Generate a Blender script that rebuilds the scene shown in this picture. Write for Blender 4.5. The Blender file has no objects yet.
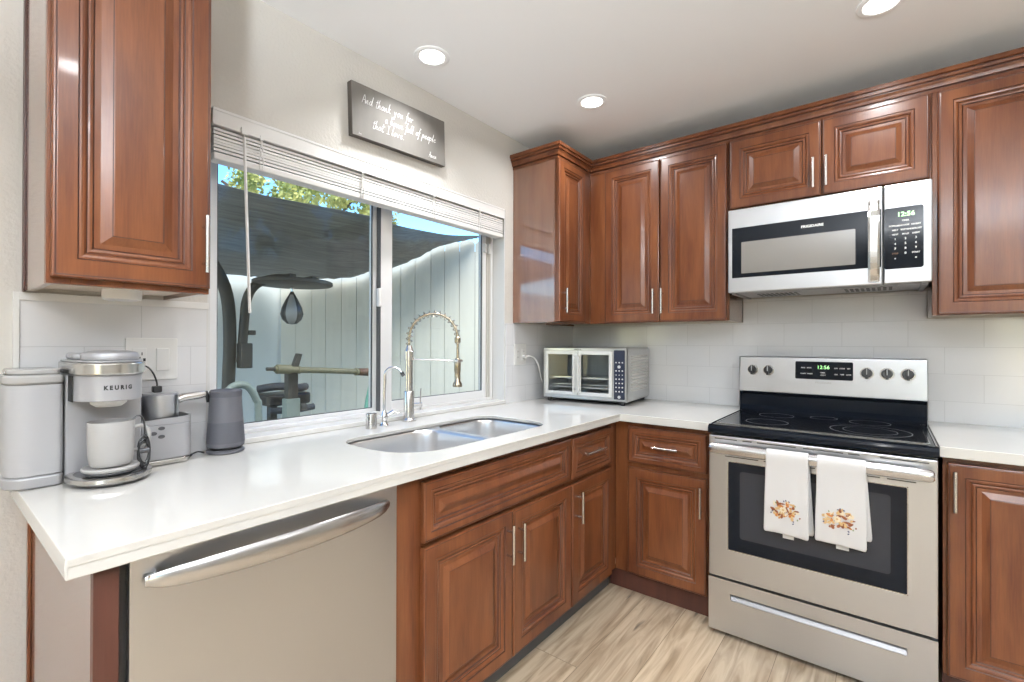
import bpy, bmesh, math, random
from mathutils import Vector, Matrix
from mathutils.geometry import tessellate_polygon

random.seed(7)
S = bpy.context.scene
COL = S.collection
PI = math.pi

# ------------------------------------------------------------------ camera
cam = bpy.data.cameras.new('camera')
cam.sensor_width = 36.0
cam.lens = 475.5 / 1024 * 36.0
cam.clip_start = 0.02
cam_o = bpy.data.objects.new('camera', cam)
COL.objects.link(cam_o)
YAW, PIT, ROL = 0.66655, 0.00367, 0.00282
fw = Vector((-math.sin(YAW) * math.cos(PIT), math.cos(YAW) * math.cos(PIT), math.sin(PIT)))
rt = Vector((math.cos(YAW), math.sin(YAW), 0))
up = rt.cross(fw)
r2 = rt * math.cos(ROL) + up * math.sin(ROL)
u2 = up * math.cos(ROL) - rt * math.sin(ROL)
cam_o.matrix_world = Matrix(((r2.x, u2.x, -fw.x, 1.7673), (r2.y, u2.y, -fw.y, -2.9438),
                             (r2.z, u2.z, -fw.z, 1.2688), (0, 0, 0, 1)))
S.camera = cam_o

# ------------------------------------------------------------------ world, sun, daylight, exposure
S.view_settings.view_transform = 'Standard'
S.view_settings.look = 'None'
S.view_settings.exposure = 0.0
S.view_settings.gamma = 1.0
S.view_settings.use_curve_mapping = False
S.cycles.use_denoising = True
S.cycles.max_bounces = 8
S.cycles.diffuse_bounces = 5
S.cycles.glossy_bounces = 5
S.cycles.transmission_bounces = 6
S.cycles.transparent_max_bounces = 12
S.cycles.caustics_reflective = False
S.cycles.caustics_refractive = False
S.cycles.sample_clamp_indirect = 6.0

w = bpy.data.worlds.new('sky')
S.world = w
w.use_nodes = True
nt = w.node_tree
nt.nodes.clear()
sky = nt.nodes.new('ShaderNodeTexSky')
sky.sky_type = 'NISHITA'
sky.sun_disc = False
sky.sun_elevation = math.radians(48)
sky.sun_rotation = math.radians(10)
sky.air_density = 1.0
sky.dust_density = 0.0
sky.ozone_density = 2.0
bgn = nt.nodes.new('ShaderNodeBackground')
bgn.inputs['Strength'].default_value = 0.55
hsv = nt.nodes.new('ShaderNodeHueSaturation')
hsv.inputs['Saturation'].default_value = 1.3
wo = nt.nodes.new('ShaderNodeOutputWorld')
nt.links.new(sky.outputs[0], hsv.inputs['Color'])
nt.links.new(hsv.outputs[0], bgn.inputs[0])
nt.links.new(bgn.outputs[0], wo.inputs[0])

def light(name, kind, loc, energy, color=(1, 1, 1), direction=None, **kw):
    l = bpy.data.lights.new(name, kind)
    l.energy = energy
    l.color = color
    for k, v in kw.items():
        setattr(l, k, v)
    o = bpy.data.objects.new(name, l)
    COL.objects.link(o)
    o.location = loc
    if direction is not None:
        o.rotation_euler = Vector(direction).to_track_quat('-Z', 'Y').to_euler()
    return o

light('sun', 'SUN', (6, -2, 12), 6.5, (1.0, 0.96, 0.88), (-0.50, 0.15, -0.86), angle=0.75)
# area light added as daylight at the unseen opening behind the camera
light('added_rear_daylight', 'AREA', (3.9, -6.35, 1.25), 5, (0.93, 0.97, 1.0), (-0.15, 1, 0.35),
      shape='RECTANGLE', size=1.8, size_y=2.0)
# added fill light aimed at the ceiling from behind the camera
light('added_ceiling_fill', 'AREA', (2.5, -4.0, 1.62), 400, (0.89, 0.945, 1.0), (0, 0, 1), shape='DISK', size=0.30, spread=math.radians(168))

# ------------------------------------------------------------------ materials
M = {}

def newmat(name):
    m = bpy.data.materials.new(name)
    m.use_nodes = True
    M[name] = m
    return m, m.node_tree, m.node_tree.nodes['Principled BSDF']

def setp(b, **kw):
    names = dict(base='Base Color', rough='Roughness', metal='Metallic', coat='Coat Weight', coatr='Coat Roughness',
                 spec='Specular IOR Level', trans='Transmission Weight', ior='IOR', alpha='Alpha', sheen='Sheen Weight',
                 emit='Emission Color', es='Emission Strength', sub='Subsurface Weight', aniso='Anisotropic')
    for k, v in kw.items():
        i = b.inputs[names[k]]
        if k in ('base', 'emit'):
            v = (v[0], v[1], v[2], 1)
        i.default_value = v

def N(t, kind, **kw):
    n = t.nodes.new('ShaderNode' + kind)
    for k, v in kw.items():
        if k.startswith('i_'):
            n.inputs[k[2:].replace('_', ' ')].default_value = v
        else:
            setattr(n, k, v)
    return n

def simple(name, base, rough=0.5, bump=0, bscale=200, var=0, vscale=5, stretch=(1, 1, 1), **kw):
    m, t, b = newmat(name)
    setp(b, base=base, rough=rough, **kw)
    if bump or var:
        tc = N(t, 'TexCoord')
        mp = N(t, 'Mapping')
        mp.inputs['Scale'].default_value = stretch
        t.links.new(tc.outputs['Object'], mp.inputs[0])
    if bump:
        n = N(t, 'TexNoise', i_Scale=bscale, i_Detail=3.0)
        bp = N(t, 'Bump', i_Strength=bump, i_Distance=0.002)
        t.links.new(mp.outputs[0], n.inputs['Vector'])
        t.links.new(n.outputs[0], bp.inputs['Height'])
        t.links.new(bp.outputs[0], b.inputs['Normal'])
    if var:
        n2 = N(t, 'TexNoise', i_Scale=vscale, i_Detail=4.0)
        mx = N(t, 'Mix', data_type='RGBA')
        mx.inputs['A'].default_value = (base[0] * (1 - var), base[1] * (1 - var), base[2] * (1 - var), 1)
        mx.inputs['B'].default_value = (min(1, base[0] * (1 + var)), min(1, base[1] * (1 + var)), min(1, base[2] * (1 + var)), 1)
        t.links.new(mp.outputs[0], n2.inputs['Vector'])
        t.links.new(n2.outputs[0], mx.inputs['Factor'])
        t.links.new(mx.outputs['Result'], b.inputs['Base Color'])
    return m

def wood(name, c1, c2, rough=0.30, coat=0.12):
    m, t, b = newmat(name)
    tc = N(t, 'TexCoord')
    mp = N(t, 'Mapping')
    mp.inputs['Scale'].default_value = (9, 9, 1.2)
    n = N(t, 'TexNoise', i_Scale=2.0, i_Detail=5.0, i_Distortion=0.4)
    mp2 = N(t, 'Mapping')
    mp2.inputs['Scale'].default_value = (60, 60, 3)
    n2 = N(t, 'TexNoise', i_Scale=4.0, i_Detail=3.0)
    add = N(t, 'Math', operation='MULTIPLY_ADD')
    add.inputs[1].default_value = 0.3
    rmp = N(t, 'ValToRGB')
    rmp.color_ramp.elements[0].position = 0.42
    rmp.color_ramp.elements[0].color = (*c1, 1)
    rmp.color_ramp.elements[1].position = 0.86
    rmp.color_ramp.elements[1].color = (*c2, 1)
    t.links.new(tc.outputs['Object'], mp.inputs[0])
    t.links.new(tc.outputs['Object'], mp2.inputs[0])
    t.links.new(mp.outputs[0], n.inputs['Vector'])
    t.links.new(mp2.outputs[0], n2.inputs['Vector'])
    t.links.new(n2.outputs[0], add.inputs[0])
    t.links.new(n.outputs[0], add.inputs[2])
    t.links.new(add.outputs[0], rmp.inputs[0])
    t.links.new(rmp.outputs[0], b.inputs['Base Color'])
    setp(b, rough=rough, coat=coat, coatr=0.07, spec=0.36)
    return m

wood('cherry', (0.080, 0.0215, 0.0078), (0.178, 0.062, 0.0230))
wood('panel_wood', (0.15, 0.062, 0.036), (0.215, 0.098, 0.058), rough=0.22, coat=1.0)
simple('glaze', (0.045, 0.012, 0.006), 0.4)
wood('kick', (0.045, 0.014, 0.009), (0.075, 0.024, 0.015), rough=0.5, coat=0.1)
simple('underside', (0.60, 0.53, 0.45), 0.5, var=0.05)
simple('wall_paint', (0.58, 0.56, 0.52), 0.75, bump=0.9, bscale=85)
simple('ceiling_paint', (0.90, 0.91, 0.92), 0.85, bump=0.15, bscale=150)
simple('jamb_white', (0.62, 0.62, 0.61), 0.45)
simple('vinyl', (0.70, 0.70, 0.70), 0.35)
simple('track', (0.55, 0.53, 0.49), 0.4)
simple('gasket', (0.06, 0.06, 0.06), 0.6)
simple('quartz', (0.66, 0.65, 0.62), 0.12, var=0.02, vscale=14, coat=0.2, coatr=0.05)
simple('blind_white', (0.76, 0.755, 0.74), 0.45)
simple('steel', (0.58, 0.595, 0.62), 0.28, metal=1.0, bump=0.04, bscale=30, stretch=(1, 1, 60))
simple('steel_h', (0.56, 0.56, 0.565), 0.26, metal=1.0, bump=0.03, bscale=30, stretch=(60, 1, 1))
simple('sink_steel', (0.80, 0.80, 0.80), 0.32, metal=1.0, bump=0.03, bscale=40, stretch=(30, 1, 1))
simple('nickel', (0.62, 0.60, 0.58), 0.25, metal=1.0)
simple('chrome', (0.76, 0.76, 0.76), 0.12, metal=1.0)
simple('bronze_nickel', (0.42, 0.36, 0.27), 0.25, metal=1.0)
simple('black_glass', (0.005, 0.007, 0.011), 0.05, spec=0.16)
simple('ceramic_glass', (0.007, 0.008, 0.011), 0.08)
simple('oven_glass', (0.024, 0.026, 0.032), 0.10, spec=0.25)
simple('mw_window', (0.20, 0.19, 0.175), 0.12, coat=0.5, coatr=0.04)
simple('burner_mark', (0.13, 0.13, 0.135), 0.3)
simple('black_plastic', (0.014, 0.014, 0.015), 0.38)
simple('dark_grey', (0.07, 0.07, 0.075), 0.5)
simple('grey_speaker', (0.06, 0.06, 0.071), 0.6, bump=0.35, bscale=900)
simple('grey_speaker_smooth', (0.083, 0.083, 0.095), 0.45)
simple('silver_plastic', (0.36, 0.36, 0.375), 0.38, metal=0.35)
simple('silver_bright', (0.58, 0.57, 0.55), 0.22, metal=0.95)
simple('frosted_tank', (0.36, 0.36, 0.37), 0.45, coat=0.15)
simple('tank_lid', (0.34, 0.335, 0.33), 0.22, coat=0.3)
simple('mug_white', (0.35, 0.34, 0.33), 0.35)
simple('white_plastic', (0.70, 0.695, 0.68), 0.35)
simple('ivory_dark', (0.25, 0.24, 0.22), 0.5)
simple('sign_face', (0.17, 0.16, 0.145), 0.65, spec=0.25, var=0.22, vscale=7, stretch=(3, 1, 1))
simple('sign_edge', (0.075, 0.065, 0.055), 0.55)
simple('ink_white', (0.85, 0.85, 0.84), 0.6)
simple('ink_grey', (0.45, 0.45, 0.45), 0.6)
simple('towel', (0.66, 0.65, 0.645), 0.9, bump=0.5, bscale=500, sheen=0.2)
simple('thread_orange', (0.52, 0.20, 0.05), 0.85)
simple('thread_brown', (0.22, 0.07, 0.025), 0.85)
simple('thread_tan', (0.62, 0.42, 0.20), 0.85)
simple('thread_cream', (0.78, 0.68, 0.50), 0.85)
simple('thread_blue', (0.08, 0.09, 0.16), 0.85)
simple('thread_green', (0.25, 0.30, 0.16), 0.85)
simple('tarp', (0.19, 0.19, 0.175), 0.85, bump=0.6, bscale=8, var=0.75, vscale=4.0, stretch=(11, 0.7, 11))
simple('fence_board', (0.76, 0.735, 0.64), 0.75, bump=0.3, bscale=30, var=0.07, vscale=4, stretch=(6, 6, 0.7))
simple('stucco', (0.72, 0.74, 0.70), 0.85, bump=0.5, bscale=60, var=0.05)
simple('patio', (0.36, 0.35, 0.33), 0.85, var=0.12, vscale=6)
simple('gym_steel', (0.065, 0.058, 0.046), 0.5, var=0.1)
simple('gym_tan', (0.20, 0.14, 0.08), 0.6)
simple('gym_green', (0.26, 0.30, 0.26), 0.5)
simple('bag_leather', (0.04, 0.038, 0.036), 0.35)
simple('bag_panel', (0.36, 0.36, 0.34), 0.4)
simple('olive', (0.21, 0.19, 0.11), 0.55, var=0.3, vscale=30)
simple('brown_end', (0.17, 0.085, 0.045), 0.5, var=0.3, vscale=30)
simple('hose_green', (0.20, 0.48, 0.36), 0.4)
simple('bark', (0.12, 0.085, 0.06), 0.9)
simple('navy_panel', (0.02, 0.025, 0.045), 0.2)
simple('oven_inside', (0.34, 0.37, 0.41), 0.4)
simple('toaster_silver', (0.52, 0.52, 0.515), 0.28, metal=0.8)
simple('toaster_white', (0.64, 0.64, 0.63), 0.28, metal=0.3)
simple('wire', (0.80, 0.80, 0.80), 0.25, metal=0.8)

def meshcloth():
    m = M['tarp']; t = m.node_tree; b = t.nodes['Principled BSDF']
    tr = N(t, 'BsdfTransparent')
    mx = N(t, 'MixShader')
    mx.inputs[0].default_value = 0.16
    t.links.new(b.outputs[0], mx.inputs[1])
    t.links.new(tr.outputs[0], mx.inputs[2])
    t.links.new(mx.outputs[0], t.nodes['Material Output'].inputs[0])
meshcloth()
M['panel_wood'].node_tree.nodes['Principled BSDF'].inputs['Coat IOR'].default_value = 1.9

def leafmat():
    m, t, b = newmat('leaf')
    tc = N(t, 'TexCoord')
    n = N(t, 'TexNoise', i_Scale=2.5, i_Detail=3.0)
    r = N(t, 'ValToRGB')
    r.color_ramp.elements[0].position = 0.35
    r.color_ramp.elements[0].color = (0.22, 0.28, 0.07, 1)
    r.color_ramp.elements[1].position = 0.65
    r.color_ramp.elements[1].color = (0.66, 0.60, 0.20, 1)
    t.links.new(tc.outputs['Object'], n.inputs['Vector'])
    t.links.new(n.outputs[0], r.inputs[0])
    t.links.new(r.outputs[0], b.inputs['Base Color'])
    setp(b, rough=0.6)
leafmat()

def glassmat():
    m, t, b = newmat('pane_glass')
    t.nodes.remove(b)
    tr = N(t, 'BsdfTransparent')
    tr.inputs[0].default_value = (0.96, 0.975, 0.965, 1)
    gl = N(t, 'BsdfGlossy')
    gl.inputs['Roughness'].default_value = 0.01
    lw = N(t, 'LayerWeight', i_Blend=0.5)
    pw = N(t, 'Math', operation='POWER')
    pw.inputs[1].default_value = 4.0
    fr = N(t, 'Math', operation='MULTIPLY_ADD')
    fr.inputs[1].default_value = 0.8
    fr.inputs[2].default_value = 0.025
    t.links.new(lw.outputs['Facing'], pw.inputs[0])
    t.links.new(pw.outputs[0], fr.inputs[0])
    mx = N(t, 'MixShader')
    out = t.nodes['Material Output']
    t.links.new(fr.outputs[0], mx.inputs[0])
    t.links.new(tr.outputs[0], mx.inputs[1])
    t.links.new(gl.outputs[0], mx.inputs[2])
    t.links.new(mx.outputs[0], out.inputs[0])
glassmat()

def emis(name, color, s):
    m, t, b = newmat(name)
    setp(b, base=(0.8, 0.8, 0.8), emit=color, es=s)
emis('lamp_glow', (1.0, 0.96, 0.90), 9.0)
emis('green_digits', (0.25, 1.0, 0.15), 1.6)
emis('puck_glow', (0.9, 0.97, 1.0), 0.3)

def tilemat(name, axis, off_u, off_v, base=(0.68, 0.682, 0.695)):
    m, t, b = newmat(name)
    g = N(t, 'NewGeometry')
    sp = N(t, 'SeparateXYZ')
    cb = N(t, 'CombineXYZ')
    mp = N(t, 'Mapping')
    mp.inputs['Location'].default_value = (off_u, off_v, 0)
    br = N(t, 'TexBrick', offset=0.5, squash=1.0)
    br.inputs['Scale'].default_value = 1.0
    br.inputs['Mortar Size'].default_value = 0.0013
    br.inputs['Mortar Smooth'].default_value = 0.3
    br.inputs['Brick Width'].default_value = 0.258
    br.inputs['Row Height'].default_value = 0.1235
    br.inputs['Color1'].default_value = (*base, 1)
    br.inputs['Color2'].default_value = (*[c * 0.975 for c in base], 1)
    br.inputs['Mortar'].default_value = (*[c * 0.82 for c in base], 1)
    bp = N(t, 'Bump', i_Strength=0.35, i_Distance=0.0012, invert=True)
    n = N(t, 'TexNoise', i_Scale=9.0, i_Detail=1.0)
    bp2 = N(t, 'Bump', i_Strength=0.10, i_Distance=0.01)
    t.links.new(g.outputs['Position'], sp.inputs[0])
    t.links.new(sp.outputs[axis], cb.inputs['X'])
    t.links.new(sp.outputs['Z'], cb.inputs['Y'])
    t.links.new(cb.outputs[0], mp.inputs[0])
    t.links.new(mp.outputs[0], br.inputs['Vector'])
    t.links.new(br.outputs['Color'], b.inputs['Base Color'])
    t.links.new(br.outputs['Fac'], bp.inputs['Height'])
    t.links.new(g.outputs['Position'], n.inputs['Vector'])
    t.links.new(n.outputs[0], bp2.inputs['Height'])
    t.links.new(bp2.outputs[0], bp.inputs['Normal'])
    t.links.new(bp.outputs[0], b.inputs['Normal'])
    setp(b, rough=0.16, coat=0.2, coatr=0.08)
tilemat('tile_range', 'X', -1.333 + 0.258 * 8, -1.378 + 0.1235 * 12)
tilemat('tile_window', 'Y', 2.381 + 0.129 + 0.258 * 8, -1.378 + 0.1235 * 12)

def floormat():
    m, t, b = newmat('floor_oak')
    g = N(t, 'NewGeometry')
    sp = N(t, 'SeparateXYZ')
    cb = N(t, 'CombineXYZ')
    mp = N(t, 'Mapping')
    mp.inputs['Location'].default_value = (1.32 + 1.5 * 6, -0.818 + 0.2 * 10, 0)
    br = N(t, 'TexBrick', offset=0.37, offset_frequency=2, squash=1.0)
    br.inputs['Scale'].default_value = 1.0
    br.inputs['Mortar Size'].default_value = 0.0012
    br.inputs['Mortar Smooth'].default_value = 0.2
    br.inputs['Brick Width'].default_value = 1.5
    br.inputs['Row Height'].default_value = 0.2
    br.inputs['Bias'].default_value = 0.0
    br.inputs['Color1'].default_value = (0, 0, 0, 1)
    br.inputs['Color2'].default_value = (1, 1, 1, 1)
    br.inputs['Mortar'].default_value = (0.5, 0.5, 0.5, 1)
    # grain stretched along Y
    mg = N(t, 'Mapping')
    mg.inputs['Scale'].default_value = (11, 1.0, 1)
    addv = N(t, 'VectorMath', operation='ADD')
    n1 = N(t, 'TexNoise', i_Scale=2.6, i_Detail=6.0, i_Distortion=1.2)
    r1 = N(t, 'ValToRGB')
    e = r1.color_ramp.elements
    e[0].position = 0.28; e[0].color = (0.235, 0.17, 0.11, 1)
    e[1].position = 0.62; e[1].color = (0.53, 0.44, 0.33, 1)
    x = e.new(0.45); x.color = (0.40, 0.315, 0.225, 1)
    # knots and cracks
    mk = N(t, 'Mapping')
    mk.inputs['Scale'].default_value = (9.0, 2.0, 1)
    vk = N(t, 'TexNoise', i_Scale=1.7, i_Detail=2.0, i_Distortion=0.6)
    rk = N(t, 'ValToRGB')
    rk.color_ramp.elements[0].position = 0.24; rk.color_ramp.elements[0].color = (0.25, 0.25, 0.25, 1)
    rk.color_ramp.elements[1].position = 0.31; rk.color_ramp.elements[1].color = (1, 1, 1, 1)
    mul = N(t, 'Mix', data_type='RGBA', blend_type='MULTIPLY')
    mul.inputs['Factor'].default_value = 1.0
    tint = N(t, 'Mix', data_type='RGBA', blend_type='MULTIPLY')
    tint.inputs['Factor'].default_value = 1.0
    tr = N(t, 'ValToRGB')
    tr.color_ramp.elements[0].color = (0.88, 0.86, 0.84, 1)
    tr.color_ramp.elements[1].color = (1.08, 1.05, 1.0, 1)
    mort = N(t, 'Mix', data_type='RGBA')
    mort.inputs['B'].default_value = (0.16, 0.11, 0.07, 1)
    t.links.new(g.outputs['Position'], sp.inputs[0])
    t.links.new(sp.outputs['Y'], cb.inputs['X'])
    t.links.new(sp.outputs['X'], cb.inputs['Y'])
    t.links.new(cb.outputs[0], mp.inputs[0])
    t.links.new(mp.outputs[0], br.inputs['Vector'])
    t.links.new(g.outputs['Position'], addv.inputs[0])
    sc = N(t, 'VectorMath', operation='SCALE')
    sc.inputs['Scale'].default_value = 3.0
    t.links.new(br.outputs['Color'], sc.inputs[0])
    t.links.new(sc.outputs[0], addv.inputs[1])
    t.links.new(addv.outputs[0], mg.inputs[0])
    t.links.new(mg.outputs[0], n1.inputs['Vector'])
    t.links.new(n1.outputs[0], r1.inputs[0])
    t.links.new(addv.outputs[0], mk.inputs[0])
    t.links.new(mk.outputs[0], vk.inputs['Vector'])
    t.links.new(vk.outputs[0], rk.inputs[0])
    t.links.new(r1.outputs[0], mul.inputs['A'])
    t.links.new(rk.outputs[0], mul.inputs['B'])
    t.links.new(br.outputs['Color'], tr.inputs[0])
    t.links.new(mul.outputs['Result'], tint.inputs['A'])
    t.links.new(tr.outputs[0], tint.inputs['B'])
    t.links.new(tint.outputs['Result'], mort.inputs['A'])
    t.links.new(br.outputs['Fac'], mort.inputs['Factor'])
    t.links.new(mort.outputs['Result'], b.inputs['Base Color'])
    bp = N(t, 'Bump', i_Strength=0.3, i_Distance=0.001, invert=True)
    t.links.new(br.outputs['Fac'], bp.inputs['Height'])
    t.links.new(bp.outputs[0], b.inputs['Normal'])
    setp(b, rough=0.42)
floormat()

# ------------------------------------------------------------------ mesh helpers
class MB:
    """collects shapes and links them as one mesh object"""
    def __init__(s):
        s.v = []; s.f = []; s.m = []; s.sm = []

    def add(s, vs, fs, m=0, smooth=False):
        b = len(s.v)
        s.v += [tuple(v) for v in vs]
        for f in fs:
            s.f.append([i + b for i in f]); s.m.append(m); s.sm.append(smooth)
        return s

    def box(s, x0, x1, y0, y1, z0, z1, m=0):
        x0, x1 = min(x0, x1), max(x0, x1); y0, y1 = min(y0, y1), max(y0, y1); z0, z1 = min(z0, z1), max(z0, z1)
        vs = [(x, y, z) for z in (z0, z1) for y in (y0, y1) for x in (x0, x1)]
        return s.add(vs, [(0, 2, 3, 1), (4, 5, 7, 6), (0, 1, 5, 4), (2, 6, 7, 3), (0, 4, 6, 2), (1, 3, 7, 5)], m)

    def tube(s, pts, r, n=12, m=0, caps=True, closed=False):
        pts = [Vector(p) for p in pts]
        L = len(pts)
        rs = r if isinstance(r, (list, tuple)) else [r] * L
        def tang(i):
            if closed:
                return (pts[(i + 1) % L] - pts[i - 1]).normalized()
            a = pts[max(0, i - 1)]; b = pts[min(L - 1, i + 1)]
            return (b - a).normalized()
        t0 = tang(0)
        u = t0.orthogonal().normalized()
        rings = []
        for i, p in enumerate(pts):
            t = tang(i)
            u = (u - t * u.dot(t))
            u = u.normalized() if u.length > 1e-6 else t.orthogonal().normalized()
            v = t.cross(u)
            rings.append([p + (u * math.cos(2 * PI * k / n) + v * math.sin(2 * PI * k / n)) * rs[i] for k in range(n)])
        vs = [q for rg in rings for q in rg]
        fs = []
        for i in range(L if closed else L - 1):
            j = (i + 1) % L
            for k in range(n):
                k2 = (k + 1) % n
                fs.append((i * n + k, i * n + k2, j * n + k2, j * n + k))
        s.add(vs, fs, m, True)
        if caps and not closed:
            s.add(rings[0], [tuple(reversed(range(n)))], m)
            s.add(rings[-1], [tuple(range(n))], m)
        return s

    def lathe(s, prof, c=(0, 0, 0), n=32, m=0, sx=1, sy=1, mats=None, top=True, bot=True):
        """prof: [(r, z)] bottom to top"""
        c = Vector(c)
        L = len(prof)
        vs = [(c.x + r * sx * math.cos(2 * PI * k / n), c.y + r * sy * math.sin(2 * PI * k / n), c.z + z) for r, z in prof for k in range(n)]
        for i in range(L - 1):
            fs = [(i * n + k, i * n + (k + 1) % n, (i + 1) * n + (k + 1) % n, (i + 1) * n + k) for k in range(n)]
            # share vertices per band only (keeps hard edges where profile bends sharply readable)
            s.add([vs[i * n + k] for k in range(n)] + [vs[(i + 1) * n + k] for k in range(n)],
                  [(k, (k + 1) % n, n + (k + 1) % n, n + k) for k in range(n)], mats[i] if mats else m, True)
        if bot and prof[0][0] > 1e-5:
            s.add(vs[:n], [tuple(reversed(range(n)))], mats[0] if mats else m)
        if top and prof[-1][0] > 1e-5:
            s.add(vs[-n:], [tuple(range(n))], mats[-1] if mats else m)
        return s

    def prism(s, poly, z0, z1, m=0, smooth=False):
        """poly in xy (ccw), extruded in z"""
        n = len(poly)
        vs = [(x, y, z0) for x, y in poly] + [(x, y, z1) for x, y in poly]
        s.add(vs, [(k, (k + 1) % n, n + (k + 1) % n, n + k) for k in range(n)], m, smooth)
        s.add(vs[:n], [tuple(reversed(range(n)))], m)
        s.add(vs[n:], [tuple(range(n))], m)
        return s

    def extr(s, prof, x0, x1, m=0):
        """prof in (y, z), extruded along x"""
        n = len(prof)
        vs = [(x0, y, z) for y, z in prof] + [(x1, y, z) for y, z in prof]
        s.add(vs, [(k, n + k, n + (k + 1) % n, (k + 1) % n) for k in range(n)], m)
        s.add(vs[:n], [tuple(range(n))], m)
        s.add(vs[n:], [tuple(reversed(range(n)))], m)
        return s

    def xf(s, mat):
        s.v = [tuple(mat @ Vector(v)) for v in s.v]
        return s

    def build(s, name, mats, parent=None, loc=(0, 0, 0), bevel=0, seg=2, merge=True, sub=0, fix=True):
        me = bpy.data.meshes.new(name)
        me.from_pydata(s.v, [], s.f)
        if isinstance(mats, str):
            mats = [mats]
        for k in mats:
            me.materials.append(M[k])
        for p, mi, sm in zip(me.polygons, s.m, s.sm):
            p.material_index = mi
            p.use_smooth = sm
        bm = bmesh.new()
        bm.from_mesh(me)
        if merge:
            bmesh.ops.remove_doubles(bm, verts=bm.verts, dist=1e-6)
        if fix:
            bmesh.ops.recalc_face_normals(bm, faces=bm.faces)
        bm.to_mesh(me)
        bm.free()
        if any(s.sm):
            try:
                me.set_sharp_from_angle(angle=math.radians(38))
            except Exception:
                pass
        o = bpy.data.objects.new(name, me)
        COL.objects.link(o)
        o.location = loc
        if parent is not None:
            o.parent = parent
        if bevel:
            b = o.modifiers.new('bevel', 'BEVEL')
            b.width = bevel
            b.segments = seg
            b.limit_method = 'ANGLE'
            b.angle_limit = math.radians(40)
            b.harden_normals = False
        if sub:
            q = o.modifiers.new('sub', 'SUBSURF')
            q.levels = q.render_levels = sub
        return o

def rrect(x0, x1, y0, y1, r, n=6):
    """rounded rectangle, ccw; r a number or 4 radii (x0y0, x1y0, x1y1, x0y1)"""
    rs = r if isinstance(r, (list, tuple)) else [r] * 4
    P = []
    for (cx, cy, a, q) in ((x0 + rs[0], y0 + rs[0], PI, rs[0]), (x1 - rs[1], y0 + rs[1], 1.5 * PI, rs[1]),
                           (x1 - rs[2], y1 - rs[2], 0, rs[2]), (x0 + rs[3], y1 - rs[3], 0.5 * PI, rs[3])):
        if q < 1e-5:
            P.append((cx, cy)); continue
        for k in range(n + 1):
            t = a + 0.5 * PI * k / n
            P.append((cx + q * math.cos(t), cy + q * math.sin(t)))
    return P

def tag(o, label=None, cat=None, group=None, kind=None):
    if label: o['label'] = label
    if cat: o['category'] = cat
    if group: o['group'] = group
    if kind: o['kind'] = kind
    return o

def thing(name, label, cat, loc=(0, 0, 0), rz=0.0, group=None):
    o = bpy.data.objects.new(name, None)
    o.empty_display_size = 0.05
    COL.objects.link(o)
    o.location = loc
    o.rotation_euler = (0, 0, rz)
    return tag(o, label, cat, group)

def struct(mb, name, mats, **kw):
    return tag(mb.build(name, mats, **kw), kind='structure')

_fc = {}
def text_polys(body, size, align='CENTER', shear=0.0, bold=0.0):
    cu = bpy.data.curves.new('t', 'FONT')
    cu.body = body
    cu.size = size
    cu.align_x = align
    cu.align_y = 'CENTER'
    cu.shear = shear
    cu.offset = bold
    cu.resolution_u = 3
    o = bpy.data.objects.new('t', cu)
    COL.objects.link(o)
    bpy.context.view_layer.update()
    me = bpy.data.meshes.new_from_object(o.evaluated_get(bpy.context.evaluated_depsgraph_get()))
    vs = [tuple(v.co) for v in me.vertices]
    fs = [tuple(p.vertices) for p in me.polygons]
    bpy.data.objects.remove(o)
    bpy.data.curves.remove(cu)
    bpy.data.meshes.remove(me)
    return vs, fs

def put_text(mb, body, size, fn, m=0, **kw):
    """fn maps text (x, y) to a local 3d point"""
    vs, fs = text_polys(body, size, **kw)
    mb.add([fn(v[0], v[1]) for v in vs], fs, m)
    return mb

WR = PI / 2   # things against the window wall: local x -> +Y, local -y -> +X
Z0 = 0.9116   # worktop height
CEIL = 2.4975

# ------------------------------------------------------------------ room shell
WY0, WY1, WZ0, WZ1 = -2.33, -0.765, 0.9116, 2.058     # window opening
wl = MB()
wl.box(-0.17, 0, -7.0, WY0, -0.1, 2.62)
wl.box(-0.17, 0, WY1, 0.15, -0.1, 2.62)
wl.box(-0.17, 0, WY0, WY1, -0.1, 0.905)
wl.box(-0.17, 0, WY0, WY1, WZ1, 2.62)
struct(wl, 'wall_left', 'wall_paint', fix=False)
struct(MB().box(0, 6.0, 0, 0.15, -0.1, 2.62), 'wall_back', 'wall_paint')
struct(MB().box(5.8, 5.95, -6.65, 0.15, -0.1, 2.62), 'wall_right', 'wall_paint')
wf = MB()      # unseen opening added behind the camera to let sky light in
wf.box(0, 3.0, -6.65, -6.5, -0.1, 2.62).box(4.9, 5.8, -6.65, -6.5, -0.1, 2.62)
wf.box(3.0, 4.9, -6.65, -6.5, 2.4, 2.62)
struct(wf, 'wall_front', 'wall_paint', fix=False)
struct(MB().box(0, 5.8, -6.5, 0, -0.1, 0), 'floor', 'floor_oak')
struct(MB().box(0, 5.8, -6.5, 0, CEIL, CEIL + 0.12), 'ceiling', 'ceiling_paint')
struct(MB().box(-9, -0.17, -7, 6, -0.3, -0.12), 'ground', 'patio')

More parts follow.
